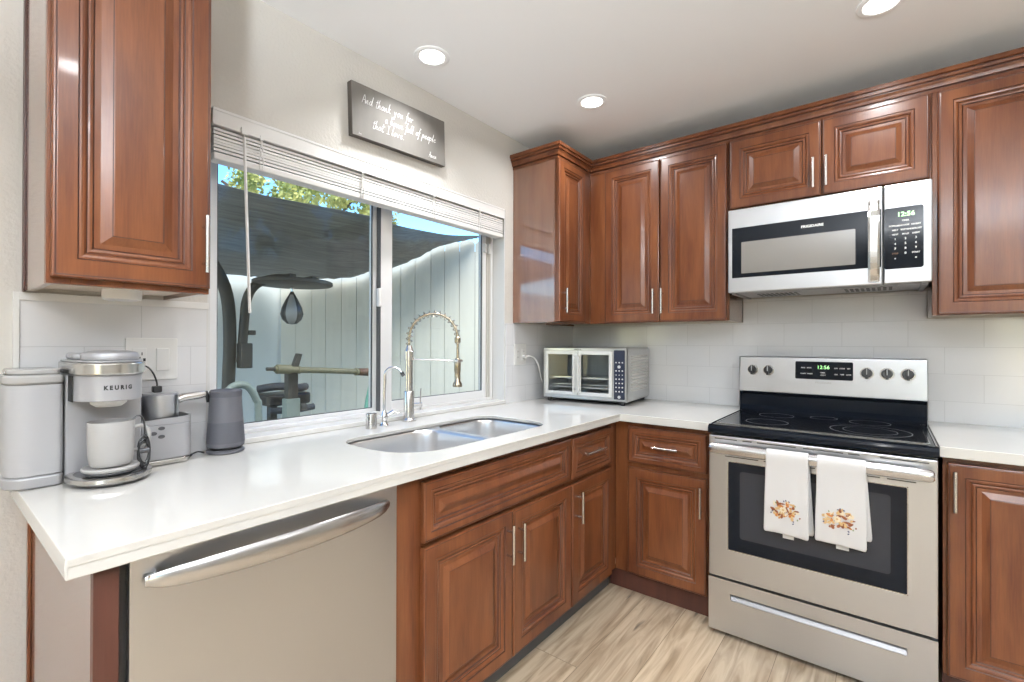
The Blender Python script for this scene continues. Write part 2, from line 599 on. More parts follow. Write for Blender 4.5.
# tiled backsplashes
tag(MB().box(0.0005, 0.009, -2.765, -2.335, Z0, 1.392).build('tile_backsplash', 'tile_window'),
    'white tiled splash panel between coffee maker and window', 'backsplash')
tag(MB().box(0.0005, 0.009, -0.762, -0.0, Z0, 1.383).build('tile_backsplash', 'tile_window'),
    'narrow white tiled splash panel right of the window, holding the double outlet', 'backsplash')
tag(MB().box(0.0095, 2.75, -0.009, -0.0005, Z0, 1.385).box(1.1305, 1.9155, -0.009, -0.0005, 1.3851, 1.518).build('tile_backsplash', 'tile_range'),
    'long white tiled splash wall behind toaster oven and range', 'backsplash')
tag(MB().box(0.0005, 0.012, -2.777, -2.7655, Z0, 1.397).box(0.0095, 0.013, -2.7655, -2.33, 1.376, 1.397).box(0.0005, 0.0095, -2.7655, -2.33, 1.3925, 1.397)
    .build('tile_edge_trim', 'white_plastic', bevel=0.001),
    'thin white edge strip framing the tiles behind the coffee maker', 'tile trim')

# ------------------------------------------------------------------ window 1
FX = -0.087
win = thing('window_1', None, None, (0, 0, 0))
win['kind'] = 'structure'
jb = MB()   # jamb liner boards
jb.box(FX, -0.001, WY1 - 0.008, WY1, WZ0, WZ1).box(FX, -0.001, WY0, WY0 + 0.008, WZ0, WZ1).box(FX, -0.001, WY0 + 0.008, WY1 - 0.008, WZ1 - 0.008, WZ1)
jb.build('jamb', 'jamb_white', win)
MB().box(-0.16, 0.010, WY0 + 0.001, WY1 - 0.001, Z0 + 0.0005, 0.931).build('window_sill', 'quartz', win, bevel=0.003)
fr = MB()   # outer frame
a0, a1 = WY0 + 0.009, WY1 - 0.009
for (y0, y1, z0, z1) in ((a0, a0 + 0.03, 0.932, 2.049), (a1 - 0.018, a1, 0.932, 2.049), (a0 + 0.03, a1 - 0.018, 0.932, 0.945), (a0 + 0.03, a1 - 0.018, 2.03, 2.049)):
    fr.box(-0.16, FX - 0.001, y0, y1, z0, z1)
fr.build('window_frame', 'vinyl', win, bevel=0.002)
MB().box(-0.158, -0.100, a1 - 0.050, a1 - 0.018, 0.945, 2.03).box(-0.158, -0.092, a1 - 0.026, a1 - 0.018, 0.945, 2.03)\
    .box(-0.158, -0.092, a1 - 0.044, a1 - 0.040, 0.945, 2.03).build('window_track', 'track', win)
def sash(y0, y1, x0, x1, sl, sr, sb, name):
    m = MB()
    zb = 0.946
    m.box(x0, x1, y0, y0 + sl, zb, 2.029).box(x0, x1, y1 - sr, y1, zb, 2.029)
    m.box(x0, x1, y0 + sl, y1 - sr, zb, zb + sb).box(x0, x1, y0 + sl, y1 - sr, 1.99, 2.029)
    o = m.build('sash', 'vinyl', win, bevel=0.003)
    g = MB()
    xm = (x0 + x1) / 2
    g.box(xm - 0.002, xm + 0.002, y0 + sl, y1 - sr, zb + sb, 1.99)
    g.build('glass', 'pane_glass', o)
    k = MB()
    e = 0.004
    k.box(x1 - 0.012, x1 - 0.006, y0 + sl, y0 + sl + e, zb + sb, 1.99).box(x1 - 0.012, x1 - 0.006, y1 - sr - e, y1 - sr, zb + sb, 1.99)
    k.box(x1 - 0.012, x1 - 0.006, y0 + sl, y1 - sr, zb + sb, zb + sb + 0.003)
    k.build('gasket', 'gasket', o)
    return o
sash(a0 + 0.03, -1.570, -0.155, -0.125, 0.035, 0.024, 0.015, 'l')
rs_ = sash(-1.572, a1 - 0.052, -0.122, -0.096, 0.066, 0.030, 0.042, 'r')
MB().box(-0.1235, -0.0955, -1.5765, -1.5725, 0.946, 2.029).build('interlock_gap', 'gasket', win)
MB().prism(rrect(-0.012, 0.012, -0.009, 0.012, 0.006), 0, 0.085).build('latch', 'white_plastic', win, loc=(-0.086, -1.588, 1.435), bevel=0.004)
MB().box(-0.096, -0.075, a1 - 0.046, a1 - 0.028, 1.795, 1.855).box(-0.096, -0.082, a1 - 0.078, a1 - 0.056, 1.80, 1.85).build('vent_lock', 'white_plastic', win, bevel=0.004)

# blind: headrail with valance, gathered slats, bottom rail, ladder cords, tilt wand
bl = thing('window_blind', 'white horizontal blind gathered up at the top of the window', 'blind', (0, 0, 1.885))
by0, by1 = WY0 + 0.012, WY1 - 0.012
vx = 0.004
MB().box(-0.003, vx, by0, by1, 0.115, 0.168).box(-0.006, vx + 0.002, by0, by1, 0.160, 0.170).box(-0.006, vx + 0.002, by0, by1, 0.112, 0.118).build('valance', 'blind_white', bl, bevel=0.0015)
MB().box(-0.060, -0.006, by0 + 0.004, by1 - 0.004, 0.115, 0.160).build('headrail', 'blind_white', bl)
sl = MB()
for k in range(7):
    z = 0.028 + 0.0113 * k
    dx = 0.003 * math.sin(k * 2.1)
    dz = 0.0012 * math.sin(k * 1.3)
    sl.extr([(0, z + dz), (0.012, z + 0.0035 + dz), (0.025, z + 0.0045 + dz), (0.038, z + 0.0035 + dz), (0.050, z + dz), (0.050, z + 0.0090 + dz), (0.038, z + 0.0118 + dz), (0.025, z + 0.0126 + dz), (0.012, z + 0.0118 + dz), (0, z + 0.0090 + dz)], by0 + 0.006, by1 - 0.006)
sl.xf(Matrix(((0, 1, 0, -0.055), (1, 0, 0, 0), (0, 0, 1, 0), (0, 0, 0, 1))))
tag(sl.build('slats', 'blind_white', bl), kind='stuff')
MB().box(-0.057, -0.002, by0 + 0.006, by1 - 0.006, 0.0, 0.024).build('bottom_rail', 'blind_white', bl, bevel=0.004)
for y in (-2.16, -1.74, -1.33, -0.99):
    lc = MB()
    for dx in (-0.005, 0.005):
        lc.tube([(0.0005, y + dx, 0.004), (0.0035, y + dx * 1.4, 0.035), (0.0015, y - dx, 0.075), (0.003, y + dx, 0.118)], 0.0022, 6)
    lc.box(-0.001, 0.0075, y - 0.006, y + 0.006, 0.108, 0.124)
    lc.build('ladder_cord', 'blind_white', bl)

wd = MB()
wd.tube([(0.012, -2.222, 0.095), (0.016, -2.216, -0.15), (0.020, -2.205, -0.515)], 0.0052, 6)
wd.tube([(0.008, -2.222, 0.12), (0.014, -2.224, 0.11), (0.012, -2.222, 0.092)], 0.002, 6)
wd.box(0.004, 0.018, -2.232, -2.212, 0.105, 0.128)
wd.build('tilt_wand', 'blind_white', bl)

# ------------------------------------------------------------------ recessed ceiling lights
def downlight(x, y, label, r=0.052, R=0.075, e=9.0, spr=160):
    t = thing('ceiling_light', label, 'ceiling light', (x, y, CEIL), 0, 'recessed ceiling lights')
    MB().lathe([(R, -0.0005), (R, -0.004), (R - 0.006, -0.007), (r + 0.003, -0.006), (r + 0.001, -0.003)], n=40, bot=False, top=False).build('trim_ring', 'ceiling_paint', t)
    MB().lathe([(0.0, -0.005), (r * 0.5, -0.0048), (r, -0.003)], n=40, top=False).build('lens', 'lamp_glow', t)
    light('ceiling_lamp', 'AREA', (x, y, CEIL - 0.012), e, (0.97, 0.98, 1.0), (0, 0, -1), shape='DISK', size=0.11, spread=math.radians(spr))
downlight(0.236, -1.558, 'round ceiling downlight nearest the grey wall sign', e=6.0, spr=115)
downlight(0.591, -0.796, 'round ceiling downlight near the corner wall cabinets')
downlight(1.753, -0.780, 'round ceiling downlight above the microwave, cut by the top edge of the photo')
for (x, y) in ((1.75, -2.5), (1.75, -4.3), (3.4, -1.2), (3.4, -3.2)):  # extra downlights added out of view to light the room
    t = downlight(x, y, 'extra unseen ceiling downlight added behind or right of the camera')

# ------------------------------------------------------------------ cabinetry
def door_mb(w, h, x0=0, z0=0, yb=0.0, t=0.020, f=0.052, tight=1.0):
    """raised-panel front with a glazed ogee moulding; front faces local -y, back at yb"""
    k = tight
    prof = [(0.0, 0.0, 0), (0.0, t - 0.004, 0), (0.002, t - 0.001, 0), (0.0045, t, 0), (0.0075, t - 0.0004, 1), (0.009, t, 0),
            (f * k - 0.006, t, 0), (f * k - 0.003, t - 0.0028, 1), (f * k + 0.001, t - 0.0022, 0), (f * k + 0.006, t - 0.0035, 0),
            (f * k + 0.010, t - 0.0075, 0), (f * k + 0.0125, t - 0.0095, 1), (f * k + 0.016, t - 0.0075, 0), (f * k + 0.021, t - 0.0085, 0),
            (f * k + 0.0245, t - 0.0125, 1), (f * k + 0.036, t - 0.0125, 0), (f * k + 0.0375, t - 0.012, 0),
            (f * k + 0.056, t - 0.0035, 0), (f * k + 0.058, t - 0.0035, 1), (f * k + 0.0595, t - 0.003, 0)]
    mb = MB()
    rings = []
    for ins, d, m in prof:
        i = min(ins, w / 2 - 0.002, h / 2 - 0.002)
        rings.append([(x0 + i, yb - d, z0 + i), (x0 + w - i, yb - d, z0 + i), (x0 + w - i, yb - d, z0 + h - i), (x0 + i, yb - d, z0 + h - i)])
    for a in range(len(rings) - 1):
        m = 1 if prof[a + 1][2] == 1 else 0
        for q in range(4):
            p = (q + 1) % 4
            mb.add([rings[a][q], rings[a][p], rings[a + 1][p], rings[a + 1][q]], [(0, 1, 2, 3)], m)
    mb.add(rings[-1], [(0, 1, 2, 3)], 0)
    mb.add(rings[0], [(3, 2, 1, 0)], 0)
    return mb

def pull(parent, x, z, y, L, vertical=True, mat='nickel', off=0.034, r=0.0058):
    m = MB()
    d = (0, 0, 1) if vertical else (1, 0, 0)
    A = Vector((x, y - off, z)); D = Vector(d)
    m.tube([A - D * L / 2, A + D * L / 2], r, 12)
    for s in (-1, 1):
        q = A + D * s * (L / 2 - 0.026)
        m.tube([Vector((q.x, y - 0.0005, q.z)), q], 0.0042, 8)
    return m.build('handle', mat, parent)

def front(parent, name, x0, x1, z0, z1, yface, tight=1.0, handle=None, mats=('cherry', 'glaze')):
    """name door/drawer; handle = (x, z, length, vertical)"""
    d = door_mb(x1 - x0, z1 - z0, x0, z0, yface - 0.0032, tight=tight, t=0.0195).build(name, list(mats), parent, merge=True)
    if handle:
        hx, hz, L, v = handle
        pull(d, hx, hz, yface - 0.0227, L, v, off=0.031)
    return d

def carcass(parent, x0, x1, z0, z1, depth, stiles, rails, side='panel_wood', yb=-0.002, botmat='underside', top=True):
    """open box with face frame. stiles: list of (xa, xb); rails: list of (za, zb). depth = face plane"""
    m = MB()
    T = 0.016
    yf = -depth
    m.box(x0, x0 + T, yf + 0.019, yb, z0, z1, 1).box(x1 - T, x1, yf + 0.019, yb, z0, z1, 1)
    m.box(x0 + T, x1 - T, yf + 0.019, yb, z0 + 0.012, z0 + 0.028, 2)
    if top:
        m.box(x0 + T, x1 - T, yf + 0.019, yb, z1 - T, z1, 2)
    m.box(x0 + T, x1 - T, yb - 0.006, yb, z0 + 0.028, z1 - T, 2)
    for a, b in stiles:
        m.box(a, b, yf, yf + 0.019, z0, z1, 0)
    ss = sorted(stiles)
    for za, zb in rails:
        for (a, b), (c, d) in zip(ss, ss[1:]):
            m.box(b, c, yf, yf + 0.019, za, zb, 0)
    return m.build('cabinet_body', ['cherry', side, botmat], parent, fix=False, merge=False, bevel=0.0008, seg=1)

BT, BB, BD = 0.8735, 0.100, 0.660      # base cabinet top, bottom, face depth
# --- end panel beside the dishwasher
ep = thing('end_panel', 'brown end panel with red-brown filler, left of the dishwasher', 'cabinet panel', (0, -2.742, 0), WR)
MB().box(0, 0.016, -0.664, -0.001, 0, BT).build('panel', 'panel_wood', ep, bevel=0.001)
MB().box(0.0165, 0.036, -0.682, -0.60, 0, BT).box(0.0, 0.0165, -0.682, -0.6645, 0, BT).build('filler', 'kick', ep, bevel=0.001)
MB().box(-0.007, -0.0005, -0.022, -0.001, 0, BT).build('scribe_strip', 'cherry', ep, bevel=0.001)

# --- sink base (with filler stile on its left)
sb = thing('base_cabinet', 'wide cherry base cabinet under the sink with two doors and long false drawer front', 'base cabinet', (0, -2.075, 0), WR)
carcass(sb, 0, 0.941, BB, BT, BD, [(0, 0.095), (0.505, 0.545), (0.905, 0.941)], [(BB, 0.115), (0.630, 0.675), (0.84, BT)], side='cherry', top=False)
front(sb, 'drawer_front', 0.090, 0.934, 0.665, 0.848, -BD, tight=0.62)
front(sb, 'door', 0.090, 0.521, 0.104, 0.650, -BD, handle=(0.484, 0.540, 0.140, True))
front(sb, 'door', 0.5265, 0.938, 0.104, 0.645, -BD, handle=(0.550, 0.530, 0.140, True))
MB().box(0, 0.941, -0.62, -0.604, 0, 0.0995).build('toe_kick', 'gasket', sb)
# --- narrow cabinet by the corner
nb = thing('base_cabinet', 'narrow cherry base cabinet with one drawer over one door, between sink base and corner', 'base cabinet', (0, -1.133, 0), WR)
carcass(nb, 0, 0.471, BB, BT, BD, [(0, 0.03), (0.375, 0.471)], [(BB, 0.115), (0.640, 0.675), (0.84, BT)], side='cherry')
front(nb, 'drawer', 0.006, 0.390, 0.663, 0.846, -BD, tight=0.62, handle=(0.175, 0.766, 0.185, False))
front(nb, 'door', 0.006, 0.392, 0.104, 0.642, -BD, handle=(0.040, 0.540, 0.140, True))
MB().box(0, 0.471, -0.62, -0.604, 0, 0.0995).build('toe_kick', 'gasket', nb)
# --- corner base on the range wall
cb_ = thing('base_cabinet', 'cherry corner base cabinet with one drawer and one door, left of the range', 'base cabinet', (0.0, 0, 0), 0)
carcass(cb_, 0.62, 1.136, BB, BT, 0.660, [(0.6605, 0.755), (1.110, 1.136)], [(BB, 0.115), (0.640, 0.675), (0.84, BT)], side='cherry', yb=-0.002)
front(cb_, 'drawer', 0.737, 1.121, 0.668, 0.846, -0.660, tight=0.62, handle=(0.935, 0.762, 0.125, False))
front(cb_, 'door', 0.737, 1.121, 0.108, 0.642, -0.660, handle=(1.101, 0.540, 0.140, True))
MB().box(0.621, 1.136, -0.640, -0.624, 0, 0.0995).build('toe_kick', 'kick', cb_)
# --- right of the range
rb = thing('base_cabinet', 'cherry base cabinet with a full-height door, right of the range', 'base cabinet', (0.0, 0, 0), 0)
carcass(rb, 1.926, 2.40, BB, BT, 0.660, [(1.926, 1.958), (2.36, 2.40)], [(BB, 0.115), (0.850, BT)], side='cherry')
front(rb, 'door', 1.936, 2.386, 0.104, 0.852, -0.660, handle=(1.955, 0.758, 0.140, True))
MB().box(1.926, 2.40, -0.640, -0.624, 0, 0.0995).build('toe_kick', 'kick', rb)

# --- wall cabinets
UB, UT, UD = 1.387, 2.312, 0.318
t = thing('wall_cabinet', 'tall cherry wall cabinet left of the window above the coffee maker', 'wall cabinet', (0, -2.757, 0), WR)
carcass(t, 0, 0.320, 1.398, UT + 0.06, UD, [(0, 0.04), (0.28, 0.320)], [(1.398, 1.43), (2.28, 2.37)], side='panel_wood')
front(t, 'door', 0.006, 0.316, 1.412, 2.355, -UD, tight=0.92, handle=(0.298, 1.525, 0.150, True))
MB().lathe([(0.036, -0.0185), (0.042, -0.016), (0.044, -0.006), (0.044, 0.0115)], c=(0.178, -0.115, 1.4), n=36).build('light_puck', 'white_plastic', t)
MB().box(-0.004, -0.0005, -0.030, -0.001, 1.398, UT + 0.06).build('scribe_strip', 'glaze', t)
t = thing('wall_cabinet', 'narrow cherry wall cabinet right of the window with a bare side panel', 'wall cabinet', (0, -0.692, 0), WR)
carcass(t, 0, 0.372, UB, UT, UD, [(0, 0.03), (0.285, 0.374)], [(UB, 1.42), (2.27, UT)], side='panel_wood')
front(t, 'door', -0.010, 0.285, UB + 0.004, 2.300, -UD, tight=0.92, handle=(0.020, 1.506, 0.138, True))
t = thing('wall_cabinet', 'two-door cherry wall cabinet above the toaster oven', 'wall cabinet', (0, 0, 0), 0)
carcass(t, 0.001, 1.128, UB, UT, UD, [(0.3195, 0.44), (0.75, 0.79), (1.10, 1.128)], [(UB, 1.42), (2.27, UT)], side='panel_wood')
front(t, 'door', 0.430, 0.7665, UB + 0.003, 2.302, -UD, tight=1.0, handle=(0.741, 1.503, 0.138, True))
front(t, 'door', 0.773, 1.122, UB + 0.003, 2.302, -UD, tight=1.0, handle=(0.789, 1.503, 0.138, True))
t = thing('wall_cabinet', 'short two-door cherry wall cabinet directly above the microwave', 'wall cabinet', (0, 0, 0), 0)
carcass(t, 1.1295, 1.916, 1.945, UT, UD, [(1.1295, 1.155), (1.515, 1.55), (1.90, 1.916)], [(1.945, 1.98), (2.27, UT)], side='panel_wood')
front(t, 'door', 1.138, 1.531, 1.955, 2.302, -UD, handle=(1.503, 2.057, 0.138, True))
front(t, 'door', 1.5355, 1.908, 1.955, 2.302, -UD, handle=(1.553, 2.057, 0.138, True))
t = thing('wall_cabinet', 'tall cherry wall cabinet right of the microwave, cut by the photo edge', 'wall cabinet', (0, 0, 0), 0)
carcass(t, 1.9175, 2.40, UB, UT, UD, [(1.9175, 1.955), (2.36, 2.40)], [(UB, 1.42), (2.27, UT)], side='panel_wood')
front(t, 'door', 1.934, 2.386, UB + 0.003, 2.302, -UD, handle=(2.366, 1.503, 0.138, True))

# --- crown moulding (mitred sweep)
def crown(path, name, label, H=0.080, P=0.032, zb=2.308):
    prof = [(0, 0), (0.002, 0), (0.002, 0.012), (0.002, 0.0165), (0.010, 0.018), (0.012, 0.030), (0.017, 0.040), (0.017, 0.045),
            (0.024, 0.0465), (0.025, 0.056), (0.025, 0.060), (P, 0.062), (P, H), (0.000, H)]
    m = MB()
    n = len(path)
    dirs = [(Vector(path[i + 1]) - Vector(path[i])).normalized() for i in range(n - 1)]
    nor = [Vector((d.y, -d.x)) for d in dirs]
    rings = []
    for i, p in enumerate(path):
        if i == 0: off = nor[0]
        elif i == n - 1: off = nor[-1]
        else:
            b = (nor[i - 1] + nor[i]).normalized()
            off = b / b.dot(nor[i])
        rings.append([(p[0] + off.x * o, p[1] + off.y * o, zb + z) for o, z in prof])
    k = len(prof)
    for i in range(n - 1):
        for q in range(k):
            p2 = (q + 1) % k
            mi = 1 if q in (2, 6, 9) else 0
            m.add([rings[i][q], rings[i + 1][q], rings[i + 1][p2], rings[i][p2]], [(0, 1, 2, 3)], mi)
    m.add(rings[0], [tuple(range(k))]); m.add(rings[-1], [tuple(reversed(range(k)))])
    return tag(m.build(name, ['cherry', 'glaze']), label, 'moulding')
crown([(0.002, -0.694), (0.320, -0.694), (0.320, -0.320), (2.42, -0.320)], 'crown_molding',
      'cherry crown moulding running over the corner and range-wall cabinets')

# ------------------------------------------------------------------ worktops
def slab(outer, holes, z0, z1, name, label, cat, under=None):
    m = MB()
    slab_layer(m, outer, holes, z0, z1)
    if under:
        slab_layer(m, outer, [under], 0.8745, z0)
    return tag(m.build(name, 'quartz', bevel=0.0022), label, cat)
def slab_layer(m, outer, holes, z0, z1):
    loops = [outer] + holes
    tri = tessellate_polygon([[Vector((x, y, 0)) for x, y in lp] for lp in loops])
    flat = [p for lp in loops for p in lp]
    m.add([(x, y, z1) for x, y in flat], [tuple(f) for f in tri])
    m.add([(x, y, z0) for x, y in flat], [tuple(reversed(f)) for f in tri])
    for lp in loops:
        n = len(lp)
        m.add([(x, y, z0) for x, y in lp] + [(x, y, z1) for x, y in lp], [(k, (k + 1) % n, n + (k + 1) % n, n + k) for k in range(n)])
SX0, SX1, SY0, SY1 = 0.198, 0.604, -1.985, -1.168
hole = list(reversed(rrect(SX0, SX1, SY0, SY1, [0.10, 0.18, 0.115, 0.085], 8)))
slab([(0.0005, -2.780), (0.710, -2.782), (0.710, -0.715), (1.1455, -0.715), (1.1455, -0.0095), (0.0005, -0.0095)], [hole],
     0.8970, Z0 - 0.0002, 'worktop', 'white quartz L-shaped worktop running from coffee maker past the sink to the range', 'countertop',
     under=list(reversed(rrect(SX0 - 0.03, SX1 + 0.03, SY0 - 0.03, SY1 + 0.03, 0.03, 8))))
slab([(1.9145, -0.715), (2.42, -0.715), (2.42, -0.0095), (1.9145, -0.0095)], [], 0.8745, Z0 - 0.0002, 'worktop',
     'short white quartz worktop right of the range', 'countertop')

# ------------------------------------------------------------------ sink: two undermounted bowls
sk = thing('kitchen_sink', 'double-bowl stainless steel undermount sink below the window', 'sink', (0.4, -1.58, 0.872))
def bowl(x0, x1, y0, y1, rr, zr, depth):
    m = MB()
    levels = [(0.0, 0.0), (0.003, -0.012), (0.006, -0.05), (0.010, -depth + 0.05), (0.018, -depth + 0.022), (0.034, -depth + 0.006), (0.06, -depth), (0.14, -depth - 0.003)]
    P = []
    for ins, dz in levels:
        rq = [max(0.02, r - ins * 0.4) for r in rr]
        P.append([(x - 0.4, y + 1.58, zr + dz - 0.872) for x, y in rrect(x0 + ins, x1 - ins, y0 + ins, y1 - ins, rq, 8)])
    n = len(P[0])
    for i in range(len(P) - 1):
        m.add(P[i] + P[i + 1], [(k, (k + 1) % n, n + (k + 1) % n, n + k) for k in range(n)], 0, True)
    m.add(P[-1], [tuple(range(n))], 0, True)
    return m
ymid = -1.532
RB = 0.8955
bw = bowl(SX0 - 0.006, SX1 + 0.004, SY0 - 0.006, ymid - 0.012, [0.10, 0.18, 0.09, 0.09], RB, 0.20)
o1 = bw.build('bowl', 'sink_steel', sk, fix=False)
bw = bowl(SX0 - 0.006, SX1 + 0.004, ymid + 0.012, SY1 + 0.006, [0.09, 0.09, 0.115, 0.085], RB, 0.20)
o2 = bw.build('bowl', 'sink_steel', sk, fix=False)
for o in (o1, o2):
    s_ = o.modifiers.new('thick', 'SOLIDIFY'); s_.thickness = 0.0015; s_.offset = 1.0
# saddle between the bowls
oi1 = rrect(SX0 - 0.006, SX1 + 0.004, SY0 - 0.006, ymid - 0.012, [0.10, 0.18, 0.09, 0.09], 8)
oi2 = rrect(SX0 - 0.006, SX1 + 0.004, ymid + 0.012, SY1 + 0.006, [0.09, 0.09, 0.115, 0.085], 8)
sad = [(x - 0.4, y + 1.58) for x, y in oi1[18:36] + oi2[0:18]]
tri = tessellate_polygon([[Vector((x, y, 0)) for x, y in sad]])
MB().add([(x, y, 0.0238) for x, y in sad], [tuple(f) for f in tri]).build('divider', 'sink_steel', sk)
for yc in (-1.765, -1.352):
    MB().lathe([(0.056, 0.0), (0.054, 0.004), (0.042, 0.003), (0.038, -0.001), (0.0, -0.002)], n=32, bot=False).build('drain', 'chrome', sk, loc=(0.0, yc + 1.58, -0.2015))

# ------------------------------------------------------------------ taps
def arc(c, r, a0, a1, n, ex, ez=Vector((0, 0, 1))):
    return [c + ex * r * math.cos(a0 + (a1 - a0) * k / n) + ez * r * math.sin(a0 + (a1 - a0) * k / n) for k in range(n + 1)]
fa = thing('kitchen_faucet', 'tall chrome spring-neck pull-down faucet behind the sink', 'faucet', (0.055, -1.527, Z0))
MB().lathe([(0.033, 0), (0.033, 0.006), (0.028, 0.010), (0.0235, 0.014), (0.0235, 0.132), (0.0215, 0.136)], n=28).build('base', 'nickel', fa)
MB().lathe([(0.0175, 0.136), (0.0175, 0.276), (0.0215, 0.278), (0.0215, 0.318), (0.0175, 0.323), (0.013, 0.338), (0.010, 0.345)], n=28).build('post', 'nickel', fa)
dirv = Vector((0.80, 0.60, 0))
Lr = 0.222
c0 = Vector((0, 0, 0.345))
cc = dirv * (Lr / 2)
neck = [c0, Vector((0, 0, 0.378))] + arc(cc + Vector((0, 0, 0.378)), Lr / 2, PI, 0.12, 22, dirv)[1:]
MB().tube(neck, 0.0055, 12).build('hose', 'bronze_nickel', fa)
# spring coil round the hose
def coil(path, r, turns, wr, n=8):
    # resample path
    seg = [(path[i + 1] - path[i]).length for i in range(len(path) - 1)]
    tot = sum(seg)
    def at(s):
        for i, l in enumerate(seg):
            if s <= l or i == len(seg) - 1:
                return path[i].lerp(path[i + 1], min(1, s / l)), (path[i + 1] - path[i]).normalized()
            s -= l
    side = Vector((-dirv.y, dirv.x, 0))
    pts = []
    K = turns * 10
    for k in range(K + 1):
        p, tn = at(tot * k / K)
        v = tn.cross(side).normalized()
        a = 2 * PI * turns * k / K
        pts.append(p + (side * math.cos(a) + v * math.sin(a)) * r)
    return pts
MB().tube(coil(neck, 0.0140, 16, 0.002), 0.0019, 6).build('spring', 'bronze_nickel', fa)
endp = neck[-1]
E1 = Vector((dirv.x * Lr, dirv.y * Lr, 0.0))
MB().lathe([(0.009, 0.352), (0.014, 0.358), (0.014, 0.378), (0.009, 0.384)], c=(E1.x, E1.y, 0), n=16)\
    .tube([endp, Vector((E1.x, E1.y, 0.365))], 0.008, 10).build('swivel', 'bronze_nickel', fa)
MB().tube([(E1.x, E1.y, 0.36), (E1.x, E1.y, 0.28)], 0.0055, 10).build('hose', 'bronze_nickel', fa)
MB().lathe([(0.021, 0.156), (0.022, 0.162), (0.0205, 0.172), (0.0135, 0.182), (0.0135, 0.222), (0.0150, 0.228), (0.0150, 0.268), (0.0115, 0.284), (0.007, 0.288)], c=(E1.x, E1.y, 0), n=24)\
    .build('spray_head', 'bronze_nickel', fa)
MB().tube([dirv * 0.018 + Vector((0, 0, 0.281)), dirv * (Lr - 0.014) + Vector((0, 0, 0.274))], 0.0036, 10)\
    .box(E1.x - 0.017, E1.x + 0.017, E1.y - 0.017, E1.y + 0.017, 0.268, 0.280).build('holder_arm', 'nickel', fa, bevel=0.002)
lv = MB().tube([(0.006, 0.02, 0.068), (0.024, 0.056, 0.068)], 0.0115, 14).tube([(0.020, 0.050, 0.068), (0.022, 0.052, 0.145)], 0.0030, 8)
lv.tube([(0.022, 0.050, 0.068), (0.020, 0.052, 0.045)], 0.0045, 8)
lv.build('lever', 'chrome', fa)

fb = thing('filter_faucet', 'small chrome gooseneck drinking-water faucet left of the spring faucet', 'faucet', (0.078, -1.680, Z0))
MB().lathe([(0.021, 0), (0.021, 0.004), (0.015, 0.010), (0.012, 0.022), (0.016, 0.034), (0.015, 0.046), (0.009, 0.058), (0.006, 0.066)], n=22).build('base', 'chrome', fb)
d2 = Vector((0.80, 0.60, 0))
gn = [Vector((0, 0, 0.06)), Vector((0, 0, 0.14)), Vector((0.001, 0.002, 0.19))] + arc(d2 * 0.040 + Vector((0, 0, 0.212)), 0.038, PI, 0.15 * PI, 12, d2)
MB().tube(gn, 0.0062, 12).build('spout', 'chrome', fb)
e2 = gn[-1]
MB().tube([e2, e2 + Vector((0.008, 0.006, -0.016))], 0.0085, 12).build('spout_tip', 'black_plastic', fb)
MB().tube([(0.0, 0.004, 0.036), (0.016, 0.040, 0.056)], [0.010, 0.0125], 12).tube([(0.016, 0.040, 0.056), (0.022, 0.056, 0.050)], 0.0055, 10).build('lever', 'chrome', fb)

ag = thing('air_gap_cap', 'short brushed cylindrical air-gap cap left of the small faucet', 'sink cap', (0.088, -1.752, Z0))
MB().lathe([(0.0225, 0), (0.0225, 0.058), (0.0215, 0.062), (0.010, 0.064), (0, 0.0642)], n=26).build('cap', 'nickel', ag)
MB().tube([(0.012, -0.0185, 0.050), (0.0125, -0.019, 0.038)], 0.003, 8).build('vent_slot', 'black_plastic', ag)

# ------------------------------------------------------------------ dishwasher
dw = thing('dishwasher', 'stainless steel dishwasher with a curved bar handle under the worktop', 'dishwasher', (0, -2.704, 0), WR)
MB().box(0.002, 0.620, -0.655, -0.03, 0.09, 0.872).build('tub', 'black_plastic', dw)
dm = MB()
# bowed door skin
W0, W1 = 0.014, 0.621
nb_ = 14
prof = []
for k in range(nb_ + 1):
    u = k / nb_
    prof.append((W0 + (W1 - W0) * u, -0.676 - 0.006 * (1 - (2 * u - 1) ** 4)))
poly = prof + [(W1, -0.656), (W0, -0.656)]
dm.prism(poly, 0.105, 0.8665)
dm.build('door', 'steel', dw, bevel=0.0015)
hm = MB()
x0, x1 = 0.034, 0.586
sec = []
K = 24
P = []
for k in range(K + 1):
    u = k / K
    x = x0 + (x1 - x0) * u
    bow = (1 - (2 * u - 1) ** 2)
    z = 0.823 + 0.003 * bow
    y = -0.684 - 0.048 * bow ** 0.75 - 0.004
    hh = 0.0165 + 0.009 * bow
    th = 0.006 + 0.004 * bow
    if k in (0, K): hh *= 0.55; th *= 0.5
    elif k in (1, K - 1): hh *= 0.88
    P.append([(x, y + th * math.cos(a), z + hh * math.sin(a)) for a in [2 * PI * j / 14 for j in range(14)]])
for k in range(K):
    hm.add(P[k] + P[k + 1], [(j, (j + 1) % 14, 14 + (j + 1) % 14, 14 + j) for j in range(14)], 0, True)
hm.add(P[0], [tuple(range(14))]); hm.add(P[-1], [tuple(reversed(range(14)))])
hm.box(x0 + 0.004, x0 + 0.02, -0.694, -0.680, 0.822, 0.834).box(x1 - 0.02, x1 - 0.004, -0.694, -0.680, 0.822, 0.834)
hm.build('handle', 'steel_h', dw)
MB().box(0.01, 0.612, -0.62, -0.60, 0.0, 0.09).build('kick_plate', 'black_plastic', dw)

